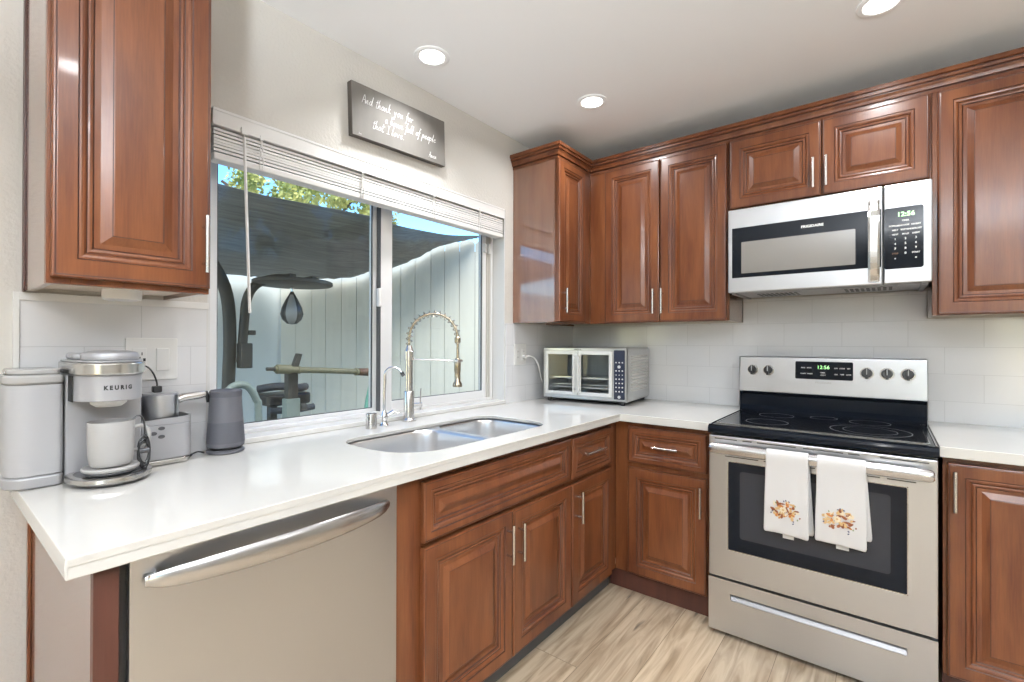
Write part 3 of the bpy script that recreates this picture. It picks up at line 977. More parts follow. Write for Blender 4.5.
# ------------------------------------------------------------------ range
RX0, RX1 = 1.1500, 1.9110
rg = thing('kitchen_range', 'freestanding stainless steel electric range with black ceramic cooktop', 'range', (RX0, 0, 0))
RW = RX1 - RX0
MB().box(0.001, RW - 0.001, -0.705, -0.03, 0.02, 0.872).build('body', 'steel', rg, bevel=0.002)
for (fx, fy) in ((0.05, -0.66), (RW - 0.05, -0.66), (0.05, -0.08), (RW - 0.05, -0.08)):
    MB().lathe([(0.018, 0), (0.018, 0.008), (0.010, 0.012), (0.010, 0.021)], c=(fx, fy, 0), n=14).build('foot', 'black_plastic', rg)
# cooktop: black frame with rounded nose, glass, steel edge trim
ct = MB().extr([(-0.06, 0.873), (-0.745, 0.873), (-0.757, 0.876), (-0.762, 0.884), (-0.762, 0.898), (-0.757, 0.908), (-0.745, 0.913), (-0.06, 0.913)], 0.0, RW)
ckt = ct.build('cooktop', 'black_glass', rg, bevel=0.001)
MB().box(0.026, RW - 0.026, -0.700, -0.196, 0.9132, 0.9162).build('glass_surface', 'ceramic_glass', ckt, bevel=0.0008)
MB().box(0.004, 0.008, -0.735, -0.19, 0.9132, 0.9165).box(RW - 0.008, RW - 0.004, -0.735, -0.19, 0.9132, 0.9165)\
    .box(0.020, 0.0245, -0.704, -0.19, 0.9132, 0.9170).box(RW - 0.0245, RW - 0.020, -0.704, -0.19, 0.9132, 0.9170)\
    .box(0.020, RW - 0.020, -0.708, -0.7035, 0.9132, 0.9168).build('edge_trim', 'chrome', ckt)
def ring(x, y, r, wdt=0.0022):
    m = MB()
    n = 48
    vs = [(x + q * math.cos(2 * PI * k / n), y + q * math.sin(2 * PI * k / n), 0.9165) for q in (r - wdt, r) for k in range(n)]
    m.add(vs, [(k, (k + 1) % n, n + (k + 1) % n, n + k) for k in range(n)])
    return m.build('burner_ring', 'burner_mark', ckt)
ring(0.195, -0.55, 0.085); ring(0.195, -0.31, 0.075); ring(0.565, -0.53, 0.135); ring(0.565, -0.53, 0.090, 0.0015); ring(0.56, -0.295, 0.075); ring(0.385, -0.26, 0.055)
# backguard
bg = MB().extr([(-0.03, 0.9135), (-0.185, 0.9135), (-0.185, 0.930), (-0.168, 0.945), (-0.168, 1.012), (-0.184, 1.018), (-0.172, 1.196), (-0.166, 1.200), (-0.03, 1.200)], 0.0, RW)
bgo = bg.build('backguard', 'steel', rg, bevel=0.0015)
MB().extr([(-0.1855, 0.914), (-0.1885, 0.916), (-0.1885, 0.926), (-0.1720, 0.945), (-0.1720, 1.000), (-0.1855, 1.014), (-0.1855, 1.017), (-0.1690, 1.011), (-0.1690, 0.945)], 0.002, RW - 0.002).build('rear_vent_panel', 'black_glass', bgo)
MB().box(-0.0006, 0.0, -0.18, -0.03, 0.914, 1.198).build('side_cap', 'black_plastic', bgo)
MB().box(RW, RW + 0.0006, -0.18, -0.03, 0.914, 1.198).build('side_cap', 'black_plastic', bgo)
def bgy(z):   # face of the backguard at height z
    return -0.184 + 0.012 * (z - 1.026) / 0.170
dp = MB()
def slab_on(m, x0, x1, z0, z1, th, r=0.006, mi=0):
    P = rrect(x0, x1, z0, z1, r, 4)
    n = len(P)
    vs = [(x, bgy(z) - 0.0002, z) for x, z in P] + [(x, bgy(z) - th, z) for x, z in P]
    m.add(vs, [(k, (k + 1) % n, n + (k + 1) % n, n + k) for k in range(n)], mi)
    m.add(vs[n:], [tuple(range(n))], mi)
    return m
slab_on(dp, 0.258, 0.495, 1.093, 1.180, 0.0035)
dpo = dp.build('control_display', 'black_glass', bgo)
tx = MB()
fnr = lambda cx, cz: (lambda x, y: (cx + x, bgy(cz + y) - 0.0040, cz + y))
put_text(tx, '12:56', 0.024, fnr(0.376, 1.152), 0)
tx.build('clock_digits', 'green_digits', dpo)
tx = MB()
for (x, z, s) in ((0.292, 1.149, 'BAKE'), (0.318, 1.149, 'BROIL'), (0.292, 1.120, 'CLEAN'), (0.320, 1.120, 'WARM'), (0.374, 1.126, 'TIMER'), (0.376, 1.114, 'START'),
                  (0.428, 1.149, 'OFF'), (0.452, 1.149, 'COOK'), (0.478, 1.149, 'SET'), (0.428, 1.120, 'ON'), (0.452, 1.120, 'TIME'), (0.478, 1.120, 'LOCK')):
    tx = MB()
    put_text(tx, s, 0.0075, fnr(x, z), 0, bold=0.0002)
    tx.build('display_lettering', 'ink_white', dpo)
tx = MB()
put_text(tx, 'FRIGIDAIRE', 0.0125, lambda x, y: (0.376 + x * 1.05, bgy(1.077) - 0.0004, 1.077 + y), 0, bold=0.0003)
tx.build('maker_lettering', 'ink_grey', bgo)
def knob(x, z):
    k = MB()
    A = Vector((x, bgy(z) - 0.0005, z))
    nrm = Vector((0, -1, 0.07)).normalized()
    k.tube([A, A + nrm * 0.004], 0.0270, 24, 1)
    k.tube([A + nrm * 0.006, A + nrm * 0.022, A + nrm * 0.024], [0.0225, 0.0205, 0.018], 24, 0)
    k.box(x - 0.0055, x + 0.0055, A.y - 0.036, A.y - 0.020, z - 0.024, z + 0.025, 0)
    k.box(x - 0.0018, x + 0.0018, A.y - 0.0367, A.y - 0.0358, z - 0.004, z + 0.023, 2)
    return k.build('knob', ['black_plastic', 'chrome', 'ink_grey'], bgo, bevel=0.0012)
for kx in (0.064, 0.138, 0.547, 0.621, 0.695):
    knob(kx, 1.131)
for kx in (0.064, 0.138, 0.547, 0.621, 0.695):
    tk = MB()
    for dx in (-0.012, 0.0, 0.012):
        put_text(tk, 'o' if dx == 0 else '-', 0.008, (lambda cx: (lambda x, y: (cx + x, bgy(1.093) - 0.0004, 1.093 + y)))(kx + dx), 0)
    tk.build('knob_marks', 'ink_grey', bgo)
# oven door
DF = -0.757
od = MB()
od.box(0.003, RW - 0.003, DF, -0.7055, 0.2565, 0.868)
odo = od.build('oven_door', 'steel', rg, bevel=0.004)
wn = MB()
P = rrect(0.084, 0.676, 0.384, 0.760, 0.004, 3)
n = len(P)
wn.add([(x, DF - 0.0004, z) for x, z in P] + [(x, DF - 0.0022, z) for x, z in P], [(k, (k + 1) % n, n + (k + 1) % n, n + k) for k in range(n)])
wn.add([(x, DF - 0.0022, z) for x, z in P], [tuple(range(n))])
wno = wn.build('oven_window', 'black_glass', odo)
wt = MB()
for (a, b, c, d) in ((0.0815, 0.6785, 0.3805, 0.3835), (0.0815, 0.6785, 0.7605, 0.7635), (0.0805, 0.0835, 0.3805, 0.7635), (0.6765, 0.6795, 0.3805, 0.7635)):
    wt.box(a, b, DF - 0.0018, DF - 0.0002, c, d)
wt.build('window_trim', 'silver_bright', odo, merge=False)
wi = MB()
P = rrect(0.130, 0.630, 0.440, 0.725, 0.010, 4)
wi.add([(x, DF - 0.0026, z) for x, z in P], [tuple(range(len(P)))])
wi.build('window_pane', 'oven_glass', wno)
# slots along the top of the door
so = MB()
for (a, b) in ((0.028, 0.118), (0.140, 0.175), (0.195, 0.335), (0.36, 0.49), (0.505, 0.540), (0.60, 0.735)):
    so.box(a, b, DF - 0.0012, DF - 0.0002, 0.853, 0.8575)
    so.build('vent_slot', 'gasket', odo); so = MB()
for (a, b) in ((0.07, 0.20), (0.22, 0.40), (0.45, 0.60), (0.62, 0.70)):
    so = MB().box(a, b, DF - 0.0012, DF - 0.0002, 0.7805, 0.7845)
    so.build('vent_slot', 'gasket', odo)
# handle: wide flattened bar
hb = MB()
sec = [(-0.040, -0.021), (-0.050, -0.016), (-0.055, -0.004), (-0.055, 0.008), (-0.050, 0.018), (-0.038, 0.024), (-0.030, 0.018), (-0.028, 0.0), (-0.030, -0.016)]
xs = [0.014, 0.018, 0.030, 0.06, RW - 0.06, RW - 0.030, RW - 0.018, RW - 0.014]
sc_ = [0.55, 0.85, 0.98, 1, 1, 0.98, 0.85, 0.55]
PP = [[(x, DF + (-0.041 + (a + 0.041) * s), 0.818 + b * s) for a, b in sec] for x, s in zip(xs, sc_)]
n = len(sec)
for i in range(len(PP) - 1):
    hb.add(PP[i] + PP[i + 1], [(j, (j + 1) % n, n + (j + 1) % n, n + j) for j in range(n)], 0, True)
hb.add(PP[0], [tuple(range(n))]); hb.add(PP[-1], [tuple(reversed(range(n)))])
for x in (0.030, RW - 0.055):
    hb.box(x, x + 0.025, DF - 0.034, DF - 0.0002, 0.806, 0.830)
hbo = hb.build('handle', 'steel_h', odo)
# drawer with recessed pull
dr = MB()
dr.box(0.003, 0.092, DF, -0.7055, 0.022, 0.2475).box(0.676, RW - 0.003, DF, -0.7055, 0.022, 0.2475)
dr.box(0.092, 0.676, DF, -0.7055, 0.022, 0.166).box(0.092, 0.676, DF, -0.7055, 0.193, 0.2475)
dr.box(0.092, 0.676, -0.722, -0.7055, 0.166, 0.193)
dro = dr.build('storage_drawer', 'steel', rg, fix=False, merge=False)
MB().extr([(DF + 0.034, 0.192), (DF + 0.030, 0.192), (DF + 0.010, 0.180), (DF + 0.001, 0.167), (DF + 0.034, 0.167)], 0.093, 0.675).build('recessed_pull', 'silver_plastic', dro)

# ------------------------------------------------------------------ towels on the oven handle
def towel(x0, w, front_len, back_len, label, seed, dxb):
    rnd = random.Random(seed)
    t = thing('kitchen_towel', label, 'towel', (x0, DF, 0.818), 0, None)
    pts = []
    # back panel, over the bar, front panel (y,z) relative to handle centre
    pth = []
    nb = 8
    for k in range(nb + 1):
        pth.append((-0.0245, -back_len + back_len * k / nb - 0.0))
    pth += [(-0.0255, 0.020), (-0.034, 0.0275), (-0.045, 0.0265), (-0.055, 0.018), (-0.0585, 0.006)]
    for k in range(1, 15):
        pth.append((-0.0585 + 0.002 * math.sin(k * 0.5), 0.006 - (front_len) * k / 14))
    nx = 14
    vs = []
    for i, (y, z) in enumerate(pth):
        for j in range(nx + 1):
            u = j / nx
            fr = max(0, -z) / front_len
            isb = i <= nb
            x = w * u + (dxb * (1 - i / nb) if isb else 0) + (0.006 * (u - 0.5) * fr) - 0.004 * fr * (1 - u)
            wav = 0.0035 * math.sin(u * 6.5 + seed) * fr + 0.0015 * math.sin(u * 14 + seed * 2) * fr
            if isb:
                yy = y + 0.002 * math.sin(u * 5 + 1) * min(1, fr)
                yy = min(yy, -0.0225)
                if z < -0.03: yy = min(yy, -0.008 - 0.006)
            else:
                yy = y - abs(wav) - 0.001
            zz = z
            if not isb and i == len(pth) - 1:
                zz += -0.006 * u + 0.004 * math.sin(u * 3)
            vs.append((x, yy, zz))
    fs = [(i * (nx + 1) + j, i * (nx + 1) + j + 1, (i + 1) * (nx + 1) + j + 1, (i + 1) * (nx + 1) + j) for i in range(len(pth) - 1) for j in range(nx)]
    m = MB(); m.add(vs, fs, 0, True)
    o = m.build('cloth', 'towel', t)
    s_ = o.modifiers.new('thick', 'SOLIDIFY'); s_.thickness = 0.0030; s_.offset = 0
    b_ = o.modifiers.new('sub', 'SUBSURF'); b_.levels = b_.render_levels = 1
    # embroidered posy of autumn leaves and berries
    em = MB()
    cx, cz = w * 0.46, -front_len + 0.105
    def leaf(x, z, L, wd, a, mi, lift):
        n = 10
        vs = []
        for k in range(n):
            q = 2 * PI * k / n
            px = L / 2 * math.cos(q); pz = wd / 2 * math.sin(q) * (1 - 0.35 * math.cos(q))
            X = x + px * math.cos(a) - pz * math.sin(a); Zq = z + px * math.sin(a) + pz * math.cos(a)
            vs.append((X, ysurf(X) - 0.0026 - lift, Zq))
        em.add(vs, [tuple(range(n))], mi)
    def ysurf(X):
        u = min(1, max(0, X / w)); fr = 0.72
        return -0.0585 - abs(0.0035 * math.sin(u * 6.5 + seed) * fr + 0.0015 * math.sin(u * 14 + seed * 2) * fr) - 0.0035
    for k in range(64):
        a = rnd.uniform(0, 2 * PI); rr_ = rnd.uniform(0.0, 1) ** 0.6
        X = cx + math.cos(a) * rr_ * 0.052; Zq = cz + math.sin(a) * rr_ * 0.033
        mi = rnd.choice([0, 0, 1, 1, 1, 2, 2, 2, 3])
        leaf(X, Zq, rnd.uniform(0.010, 0.023), rnd.uniform(0.005, 0.011), rnd.uniform(0, PI), mi, 0.00004 * k)
    for k in range(9):
        a = 2 * PI * k / 9
        leaf(cx + 0.008 * math.cos(a) - 0.004, cz + 0.007 * math.sin(a), 0.011, 0.007, a, 3, 0.0030)
    leaf(cx - 0.004, cz, 0.008, 0.008, 0, 2, 0.0032)
    for (dx, dz, mi) in ((0.005, 0.038, 4), (-0.002, 0.034, 4), (0.016, 0.035, 4), (-0.046, -0.018, 4), (-0.042, -0.010, 4), (0.030, -0.038, 4), (0.030, -0.047, 4), (-0.03, 0.024, 5), (0.036, 0.022, 5), (0.052, -0.022, 1), (-0.018, -0.034, 0), (0.044, -0.030, 5)):
        leaf(cx + dx, cz + dz, 0.0075, 0.0050, rnd.uniform(0, PI), mi, 0.001)
    em.build('embroidery', ['thread_orange', 'thread_brown', 'thread_tan', 'thread_cream', 'thread_blue', 'thread_green'], t)
    tb = MB().box(w * 0.40, w * 0.66, -0.045, -0.043, -front_len - 0.012, -front_len + 0.02)
    tb.build('care_tag', 'white_plastic', t)
    return t
towel(1.388, 0.146, 0.305, 0.295, 'white kitchen towel with orange leaf embroidery, left one on the oven handle', 1, 0.014)
towel(1.561, 0.150, 0.300, 0.270, 'white kitchen towel with orange leaf embroidery, right one on the oven handle', 3, 0.016)

# ------------------------------------------------------------------ microwave over the range
mw = thing('microwave_oven', 'stainless steel over-the-range microwave below the short wall cabinet', 'microwave', (1.1470, 0, 1.5195))
MWW = 0.7665
MF = -0.412
H = 0.412
MB().box(0.002, MWW - 0.002, MF + 0.032, -0.0095, 0.012, H).build('body', 'black_plastic', mw, bevel=0.002)
mdoor = MB().box(0.0, 0.6090, MF, MF + 0.031, 0.0, H).build('door', 'steel', mw, bevel=0.005)
def flatp(x0, x1, z0, z1, r, y, th, name, mat, parent):
    P = rrect(x0, x1, z0, z1, r, 5); n = len(P)
    m = MB()
    m.add([(x, y, z) for x, z in P] + [(x, y - th, z) for x, z in P], [(k, (k + 1) % n, n + (k + 1) % n, n + k) for k in range(n)])
    m.add([(x, y - th, z) for x, z in P], [tuple(range(n))])
    return m.build(name, mat, parent)
flatp(0.019, 0.604, 0.072, 0.318, 0.003, MF - 0.0002, 0.0015, 'glass_front', 'black_glass', mdoor)
flatp(0.062, 0.516, 0.092, 0.246, 0.003, MF - 0.0019, 0.0004, 'window', 'mw_window', mdoor)
tx = MB()
put_text(tx, 'FRIGIDAIRE', 0.0155, lambda x, y: (0.357 + x * 1.1, MF - 0.0020, 0.283 + y), 0, bold=0.0005)
tx.build('maker_lettering', 'ink_white', mdoor)
hm = MB()
K = 14; P = []
for k in range(K + 1):
    u = k / K
    z = 0.012 + 0.345 * u
    bow = (1 - (2 * u - 1) ** 4)
    y = MF - 0.006 - 0.034 * bow
    hw = 0.0195; th = 0.006
    P.append([(0.580 + a, y + b, z) for a, b in ((-hw, 0.004), (-hw, -0.001), (-hw * 0.6, -th), (hw * 0.6, -th), (hw, -0.001), (hw, 0.004))])
for k in range(K):
    hm.add(P[k] + P[k + 1], [(j, (j + 1) % 6, 6 + (j + 1) % 6, 6 + j) for j in range(6)], 0, False)
hm.add(P[0], [tuple(range(6))]); hm.add(P[-1], [tuple(range(6))])
hm.box(0.566, 0.594, MF - 0.014, MF - 0.0003, 0.012, 0.032).box(0.566, 0.594, MF - 0.014, MF - 0.0003, 0.337, 0.357)
hm.build('handle', 'silver_bright', mdoor)
cp = MB().box(0.6120, MWW, MF, MF + 0.031, 0.0, H).build('control_side', 'steel', mw, bevel=0.005)
flatp(0.6135, 0.740, 0.060, 0.314, 0.010, MF - 0.0002, 0.0016, 'control_panel', 'black_glass', cp)
tx = MB()
put_text(tx, '12:56', 0.026, lambda x, y: (0.684 + x, MF - 0.0022, 0.283 + y), 0, bold=0.0006)
tx.build('clock_digits', 'green_digits', cp)
tx = MB()
rows = [(0.257, ['', 'TIMER', '']), (0.238, ['POPCORN', 'COOK', 'REHEAT']), (0.220, ['MELT', 'SOFTEN', 'DEFROST']), (0.202, ['VENT', 'HI LO', 'LIGHT']),
        (0.183, ['1', '2', '3']), (0.163, ['4', '5', '6']), (0.143, ['7', '8', '9']), (0.123, ['', '0', 'START']), (0.103, ['v', '', 'o'])]
for z, rw in rows:
    for c, s in enumerate(rw):
        if s:
            put_text(tx, s, 0.012 if len(s) == 1 else 0.0085, (lambda cx, cz: (lambda x, y: (cx + x, MF - 0.0022, cz + y)))(0.650 + 0.033 * c, z), 0, bold=0.0003)
tx.build('keypad_lettering', 'ink_white', cp)
tx = MB()
put_text(tx, 'STOP', 0.0085, lambda x, y: (0.650 + x, MF - 0.0022, 0.123 + y), 0, bold=0.0003)
tx.build('stop_lettering', 'brown_end', cp)
un = MB()
un.box(0.03, MWW - 0.03, MF + 0.05, -0.06, 0.000, 0.0115).box(0.01, 0.03, MF + 0.035, -0.03, -0.006, 0.0115).box(MWW - 0.03, MWW - 0.01, MF + 0.035, -0.03, -0.006, 0.0115)
un.box(0.10, 0.30, MF + 0.10, -0.15, -0.003, 0.0).box(0.46, 0.66, MF + 0.10, -0.15, -0.003, 0.0)
un.build('underside_tray', 'silver_plastic', mw, bevel=0.001)
un = MB()
for k in range(9):
    un.box(0.11 + 0.02 * k, 0.122 + 0.02 * k, MF + 0.11, -0.16, -0.0045, -0.003)
    un.box(0.47 + 0.02 * k, 0.482 + 0.02 * k, MF + 0.11, -0.16, -0.0045, -0.003)
un.build('grease_filter', 'dark_grey', mw)

# ------------------------------------------------------------------ toaster oven
to = thing('toaster_oven', 'silver french-door toaster oven in the corner of the worktop', 'toaster oven', (0.086, -0.495, Z0), math.radians(5.5))
TW, TD, TH = 0.540, 0.42, 0.310
Zb = 0.020
bdy = MB()
P = rrect(0, TW, Zb, Zb + TH, 0.018, 5)
n = len(P)
def lay(y, ins=0):
    return [(x + (ins if x < TW / 2 else -ins), y, z + (ins if z < Zb + TH / 2 else -ins)) for x, z in P]
ls = [lay(0.006), lay(0.012, -0.002), lay(TD - 0.01, -0.002), lay(TD)]
bm_ = MB()
for i in range(3):
    bm_.add(ls[i] + ls[i + 1], [(k, (k + 1) % n, n + (k + 1) % n, n + k) for k in range(n)], 0, False)
bm_.add(ls[3], [tuple(reversed(range(n)))])
# front bezel frame with openings
def frame(m, x0, x1, z0, z1, X0, X1, Z0_, Z1_, y, yb):
    """ring between outer and inner rectangle at depth y .. yb"""
    m.box(X0, x0, y, yb, Z0_, Z1_).box(x1, X1, y, yb, Z0_, Z1_).box(x0, x1, y, yb, Z0_, z0).box(x0, x1, y, yb, z1, Z1_)
frame(bm_, 0.024, 0.452, Zb + 0.030, Zb + 0.283, 0.004, TW - 0.004, Zb + 0.004, Zb + TH - 0.004, 0.004, 0.014)
bo = bm_.build('housing', 'toaster_silver', to, fix=True, merge=False)
MB().box(0.026, 0.450, 0.30, 0.31, Zb + 0.032, Zb + 0.281).box(0.024, 0.028, 0.015, 0.30, Zb + 0.032, Zb + 0.281).box(0.448, 0.452, 0.015, 0.30, Zb + 0.032, Zb + 0.281)\
    .box(0.028, 0.448, 0.015, 0.30, Zb + 0.030, Zb + 0.034).box(0.028, 0.448, 0.015, 0.30, Zb + 0.280, Zb + 0.284).build('oven_cavity', 'oven_inside', bo)
rk = MB()
for z in (Zb + 0.070, Zb + 0.125):
    for k in range(12):
        yy = 0.03 + 0.022 * k
        rk.tube([(0.03, yy, z), (0.446, yy, z)], 0.0016, 5)
    rk.tube([(0.03, 0.03, z), (0.03, 0.285, z)], 0.003, 6).tube([(0.446, 0.03, z), (0.446, 0.285, z)], 0.003, 6).tube([(0.03, 0.026, z), (0.446, 0.026, z)], 0.003, 6)
rk.box(0.05, 0.424, 0.04, 0.27, Zb + 0.085, Zb + 0.088)
rk.build('oven_rack', 'wire', bo)
MB().box(0.035, 0.441, 0.03, 0.28, Zb + 0.128, Zb + 0.133).build('baking_tray', 'nickel', bo)
def tdoor(x0, x1, hx, hl):
    m = MB()
    fl = 0.020
    frame(m, x0 + fl, x1 - fl, Zb + 0.046, Zb + 0.268, x0, x1, Zb + 0.026, Zb + 0.288, -0.008, 0.003)
    d = m.build('door', 'toaster_white', bo, fix=False, merge=False, bevel=0.002)
    MB().box(x0 + fl, x1 - fl, -0.003, 0.000, Zb + 0.046, Zb + 0.268).build('glass', 'pane_glass', d)
    h = MB().tube([(hx, -0.030, Zb + 0.045), (hx, -0.030, Zb + 0.269)], 0.0065, 12)
    for z in (Zb + 0.060, Zb + 0.254):
        h.tube([(hx, -0.008, z), (hx, -0.030, z)], 0.005, 8)
    h.build('handle', 'toaster_white', d)
tdoor(0.022, 0.2365, 0.2225, 0)
tdoor(0.2395, 0.454, 0.2535, 0)
cpn = MB()
P2 = rrect(0.463, 0.527, Zb + 0.016, Zb + 0.296, 0.004, 3)
cpn.add([(x, 0.003, z) for x, z in P2] + [(x, -0.002, z) for x, z in P2], [(k, (k + 1) % len(P2), len(P2) + (k + 1) % len(P2), len(P2) + k) for k in range(len(P2))])
cpn.add([(x, -0.002, z) for x, z in P2], [tuple(range(len(P2)))])
cpo = cpn.build('control_panel', 'navy_panel', bo)
kb = MB()
for r in range(9):
    for c in range(3):
        if r in (0,) : continue
        x = 0.4765 + 0.0185 * c; z = Zb + 0.038 + 0.0235 * r
        if r == 7 and c != 1: continue
        q = 0.0045 if r != 5 else 0.003
        kb.tube([(x, -0.0021, z), (x, -0.0035, z)], q, 10)
kb.tube([(0.495, -0.0021, Zb + 0.202), (0.495, -0.008, Zb + 0.202)], 0.0085, 16)
kb.tube([(0.495, -0.0021, Zb + 0.030), (0.495, -0.006, Zb + 0.030)], 0.0085, 16)
kb.build('button', 'ink_grey', cpo)
tx = MB()
put_text(tx, 'EMERIL', 0.016, lambda x, y: (0.235 + x, 0.0035, Zb + 0.2975 + y * 0.8), 0, bold=0.0003)
tx.build('maker_lettering', 'dark_grey', bo)
lv_ = MB()
for r in range(12):
    for c in range(12):
        lv_.box(TW + 0.0019, TW + 0.0028, 0.06 + 0.026 * c, 0.08 + 0.026 * c, Zb + 0.06 + 0.018 * r, Zb + 0.066 + 0.018 * r)
lv_.build('side_louvers', 'nickel', bo)
for (x, y) in ((0.035, 0.03), (TW - 0.035, 0.03), (0.035, TD - 0.03), (TW - 0.035, TD - 0.03)):
    MB().lathe([(0.013, 0.0), (0.014, 0.006), (0.016, 0.0215)], c=(x, y, 0), n=14).build('foot', 'black_plastic', to)

# ------------------------------------------------------------------ wall outlets
def plate(y0, y1, z0, z1, label):
    t = thing('wall_outlet', label, 'outlet', (0.0095, 0, 0))
    P = rrect(y0, y1, z0, z1, 0.004, 4); n = len(P)
    m = MB()
    m.add([(0, y, z) for y, z in P] + [(0.005, y, z) for y, z in P], [(k, (k + 1) % n, n + (k + 1) % n, n + k) for k in range(n)])
    m.add([(0.005, y, z) for y, z in P], [tuple(range(n))])
    m.build('cover_plate', 'white_plastic', t, bevel=0.0015)
    return t
ol = plate(-2.549, -2.418, 1.152, 1.280, 'white double wall plate with outlet and rocker switch behind the coffee maker')
MB().box(0.0052, 0.0075, -2.5335, -2.4985, 1.180, 1.2495).build('receptacle', 'white_plastic', ol, bevel=0.001)
pr = MB()
for zz in (1.232, 1.197):
    pr.box(0.0076, 0.0082, -2.524, -2.5215, zz - 0.005, zz + 0.006).box(0.0076, 0.0082, -2.511, -2.5085, zz - 0.004, zz + 0.005)
    pr.tube([(0.0076, -2.516, zz - 0.011), (0.0082, -2.516, zz - 0.011)], 0.003, 8)
pr.box(0.0076, 0.009, -2.507, -2.501, 1.210, 1.219)
pr.build('slots', 'black_plastic', ol)
MB().box(0.0052, 0.0095, -2.4745, -2.4405, 1.180, 1.2495).build('rocker_switch', 'white_plastic', ol, bevel=0.002)
orr = plate(-0.690, -0.572, 1.135, 1.262, 'white double wall plate with outlets right of the window')
MB().box(0.0052, 0.0075, -0.673, -0.643, 1.163, 1.234).build('receptacle', 'white_plastic', orr, bevel=0.001)
MB().box(0.0052, 0.0075, -0.619, -0.589, 1.163, 1.234).build('receptacle', 'white_plastic', orr, bevel=0.001)
for yc in (-0.658, -0.604):
    pr = MB()
    for zz in (1.216, 1.181):
        pr.box(0.0076, 0.0082, yc - 0.0065, yc - 0.004, zz - 0.005, zz + 0.005).box(0.0076, 0.0082, yc + 0.004, yc + 0.0065, zz - 0.004, zz + 0.004)
    pr.build('slots', 'ivory_dark', orr)
# white cord of the toaster oven
wc = thing('power_cord', 'white power cord from the right-hand outlet to the toaster oven', 'cord', (0.0, 0, 0))
MB().tube([(0.0173, -0.604, 1.181), (0.036, -0.604, 1.184)], 0.013, 12).build('plug', 'white_plastic', wc)
def smooth(pts, n=8):
    P = [Vector(p) for p in pts]
    P = [P[0]] + P + [P[-1]]
    out = []
    for i in range(1, len(P) - 2):
        for k in range(n):
            t = k / n
            a, b, c, d = P[i - 1], P[i], P[i + 1], P[i + 2]
            out.append(0.5 * ((2 * b) + (c - a) * t + (2 * a - 5 * b + 4 * c - d) * t * t + (3 * b - a - 3 * c + d) * t ** 3))
    out.append(P[-2])
    return out
MB().tube(smooth([(0.036, -0.604, 1.184), (0.055, -0.585, 1.188), (0.060, -0.545, 1.172), (0.058, -0.50, 1.125), (0.040, -0.44, 1.04), (0.022, -0.34, 0.98), (0.022, -0.20, 0.96), (0.030, -0.12, 0.99)]), 0.0048, 8).build('cable', 'white_plastic', wc)

# ------------------------------------------------------------------ coffee maker (local x = along the wall, -y = into the room)
cm = thing('coffee_maker', 'silver-grey pod coffee maker with side water tank at the left end of the worktop', 'coffee maker', (0, -2.622, Z0), WR)
ta = MB()
ta.prism(rrect(-0.180, -0.079, -0.150, -0.020, [0.045, 0.012, 0.01, 0.02], 8), 0.030, 0.252, 0, True)
tank = ta.build('water_tank', 'frosted_tank', cm, bevel=0.003)
MB().prism(rrect(-0.184, -0.0775, -0.154, -0.016, [0.047, 0.014, 0.01, 0.02], 8), 0.2525, 0.276, 0, True).build('tank_lid', 'tank_lid', tank, bevel=0.006)
MB().prism(rrect(-0.176, -0.084, -0.147, -0.022, [0.043, 0.012, 0.01, 0.02], 8), 0.276, 0.290, 0, True).build('lid_grip', 'tank_lid', tank, bevel=0.004)
MB().prism(rrect(-0.182, -0.078, -0.152, -0.016, [0.046, 0.014, 0.01, 0.02], 8), 0.001, 0.0295, 0, True).build('tank_base', 'silver_plastic', cm, bevel=0.005)
bd = MB()
bd.prism(rrect(-0.0765, 0.082, -0.140, -0.012, 0.006, 5), 0.004, 0.274, 0, True)
bd.build('body', 'silver_plastic', cm, bevel=0.003)
hd = MB()
def stad(cx, cy, r, yb, n=16):
    P = [(cx + r * math.cos(PI + PI * k / n), cy + r * math.sin(PI + PI * k / n)) for k in range(n + 1)]
    return P + [(cx + r, yb), (cx - r, yb)]
hd.prism(stad(-0.002, -0.205, 0.066, -0.060), 0.210, 0.2745, 0, True)
head = hd.build('brew_head', 'silver_plastic', cm, bevel=0.002)
MB().prism(stad(-0.002, -0.205, 0.073, -0.040), 0.275, 0.3045, 0, True).build('head_ring', 'silver_bright', head, bevel=0.003)
MB().prism(stad(-0.002, -0.203, 0.0675, -0.030), 0.3045, 0.310, 0, True).lathe([(0.058, 0.310), (0.059, 0.322), (0.054, 0.330), (0.035, 0.3345), (0, 0.336)], c=(0.002, -0.198, 0), n=32).build('head_lid', 'silver_plastic', head, bevel=0.002)
MB().prism(rrect(-0.062, 0.05, -0.14, -0.035, 0.02, 4), 0.3105, 0.327, 0, True).build('lid_hinge', 'silver_plastic', head, bevel=0.006)
MB().lathe([(0.026, 0.192), (0.036, 0.200), (0.038, 0.2095)], c=(-0.002, -0.200, 0), n=28).build('spout', 'white_plastic', head)
MB().box(-0.0705, -0.0682, -0.190, -0.1405, 0.207, 0.272).build('head_gap', 'black_plastic', head)
tx = MB()
RR = 0.0663
def wrap(x, y):
    a = x / RR + 0.08
    return (-0.002 + RR * math.sin(a), -0.205 - RR * math.cos(a), 0.243 + y)
vs, fs = text_polys('K E U R I G', 0.0150, bold=0.0009)
bmt = MB().add([wrap(v[0] * 0.80, v[1] * 0.92) for v in vs], fs)
bmt.build('maker_lettering', 'black_plastic', head)
dt = MB()
dt.lathe([(0.064, 0.001), (0.080, 0.005), (0.087, 0.013), (0.086, 0.021), (0.080, 0.024), (0.070, 0.024)], c=(0.004, -0.185, 0), n=40, sx=1.0, sy=1.18, top=False)
tray = dt.build('drip_tray', 'nickel', cm)
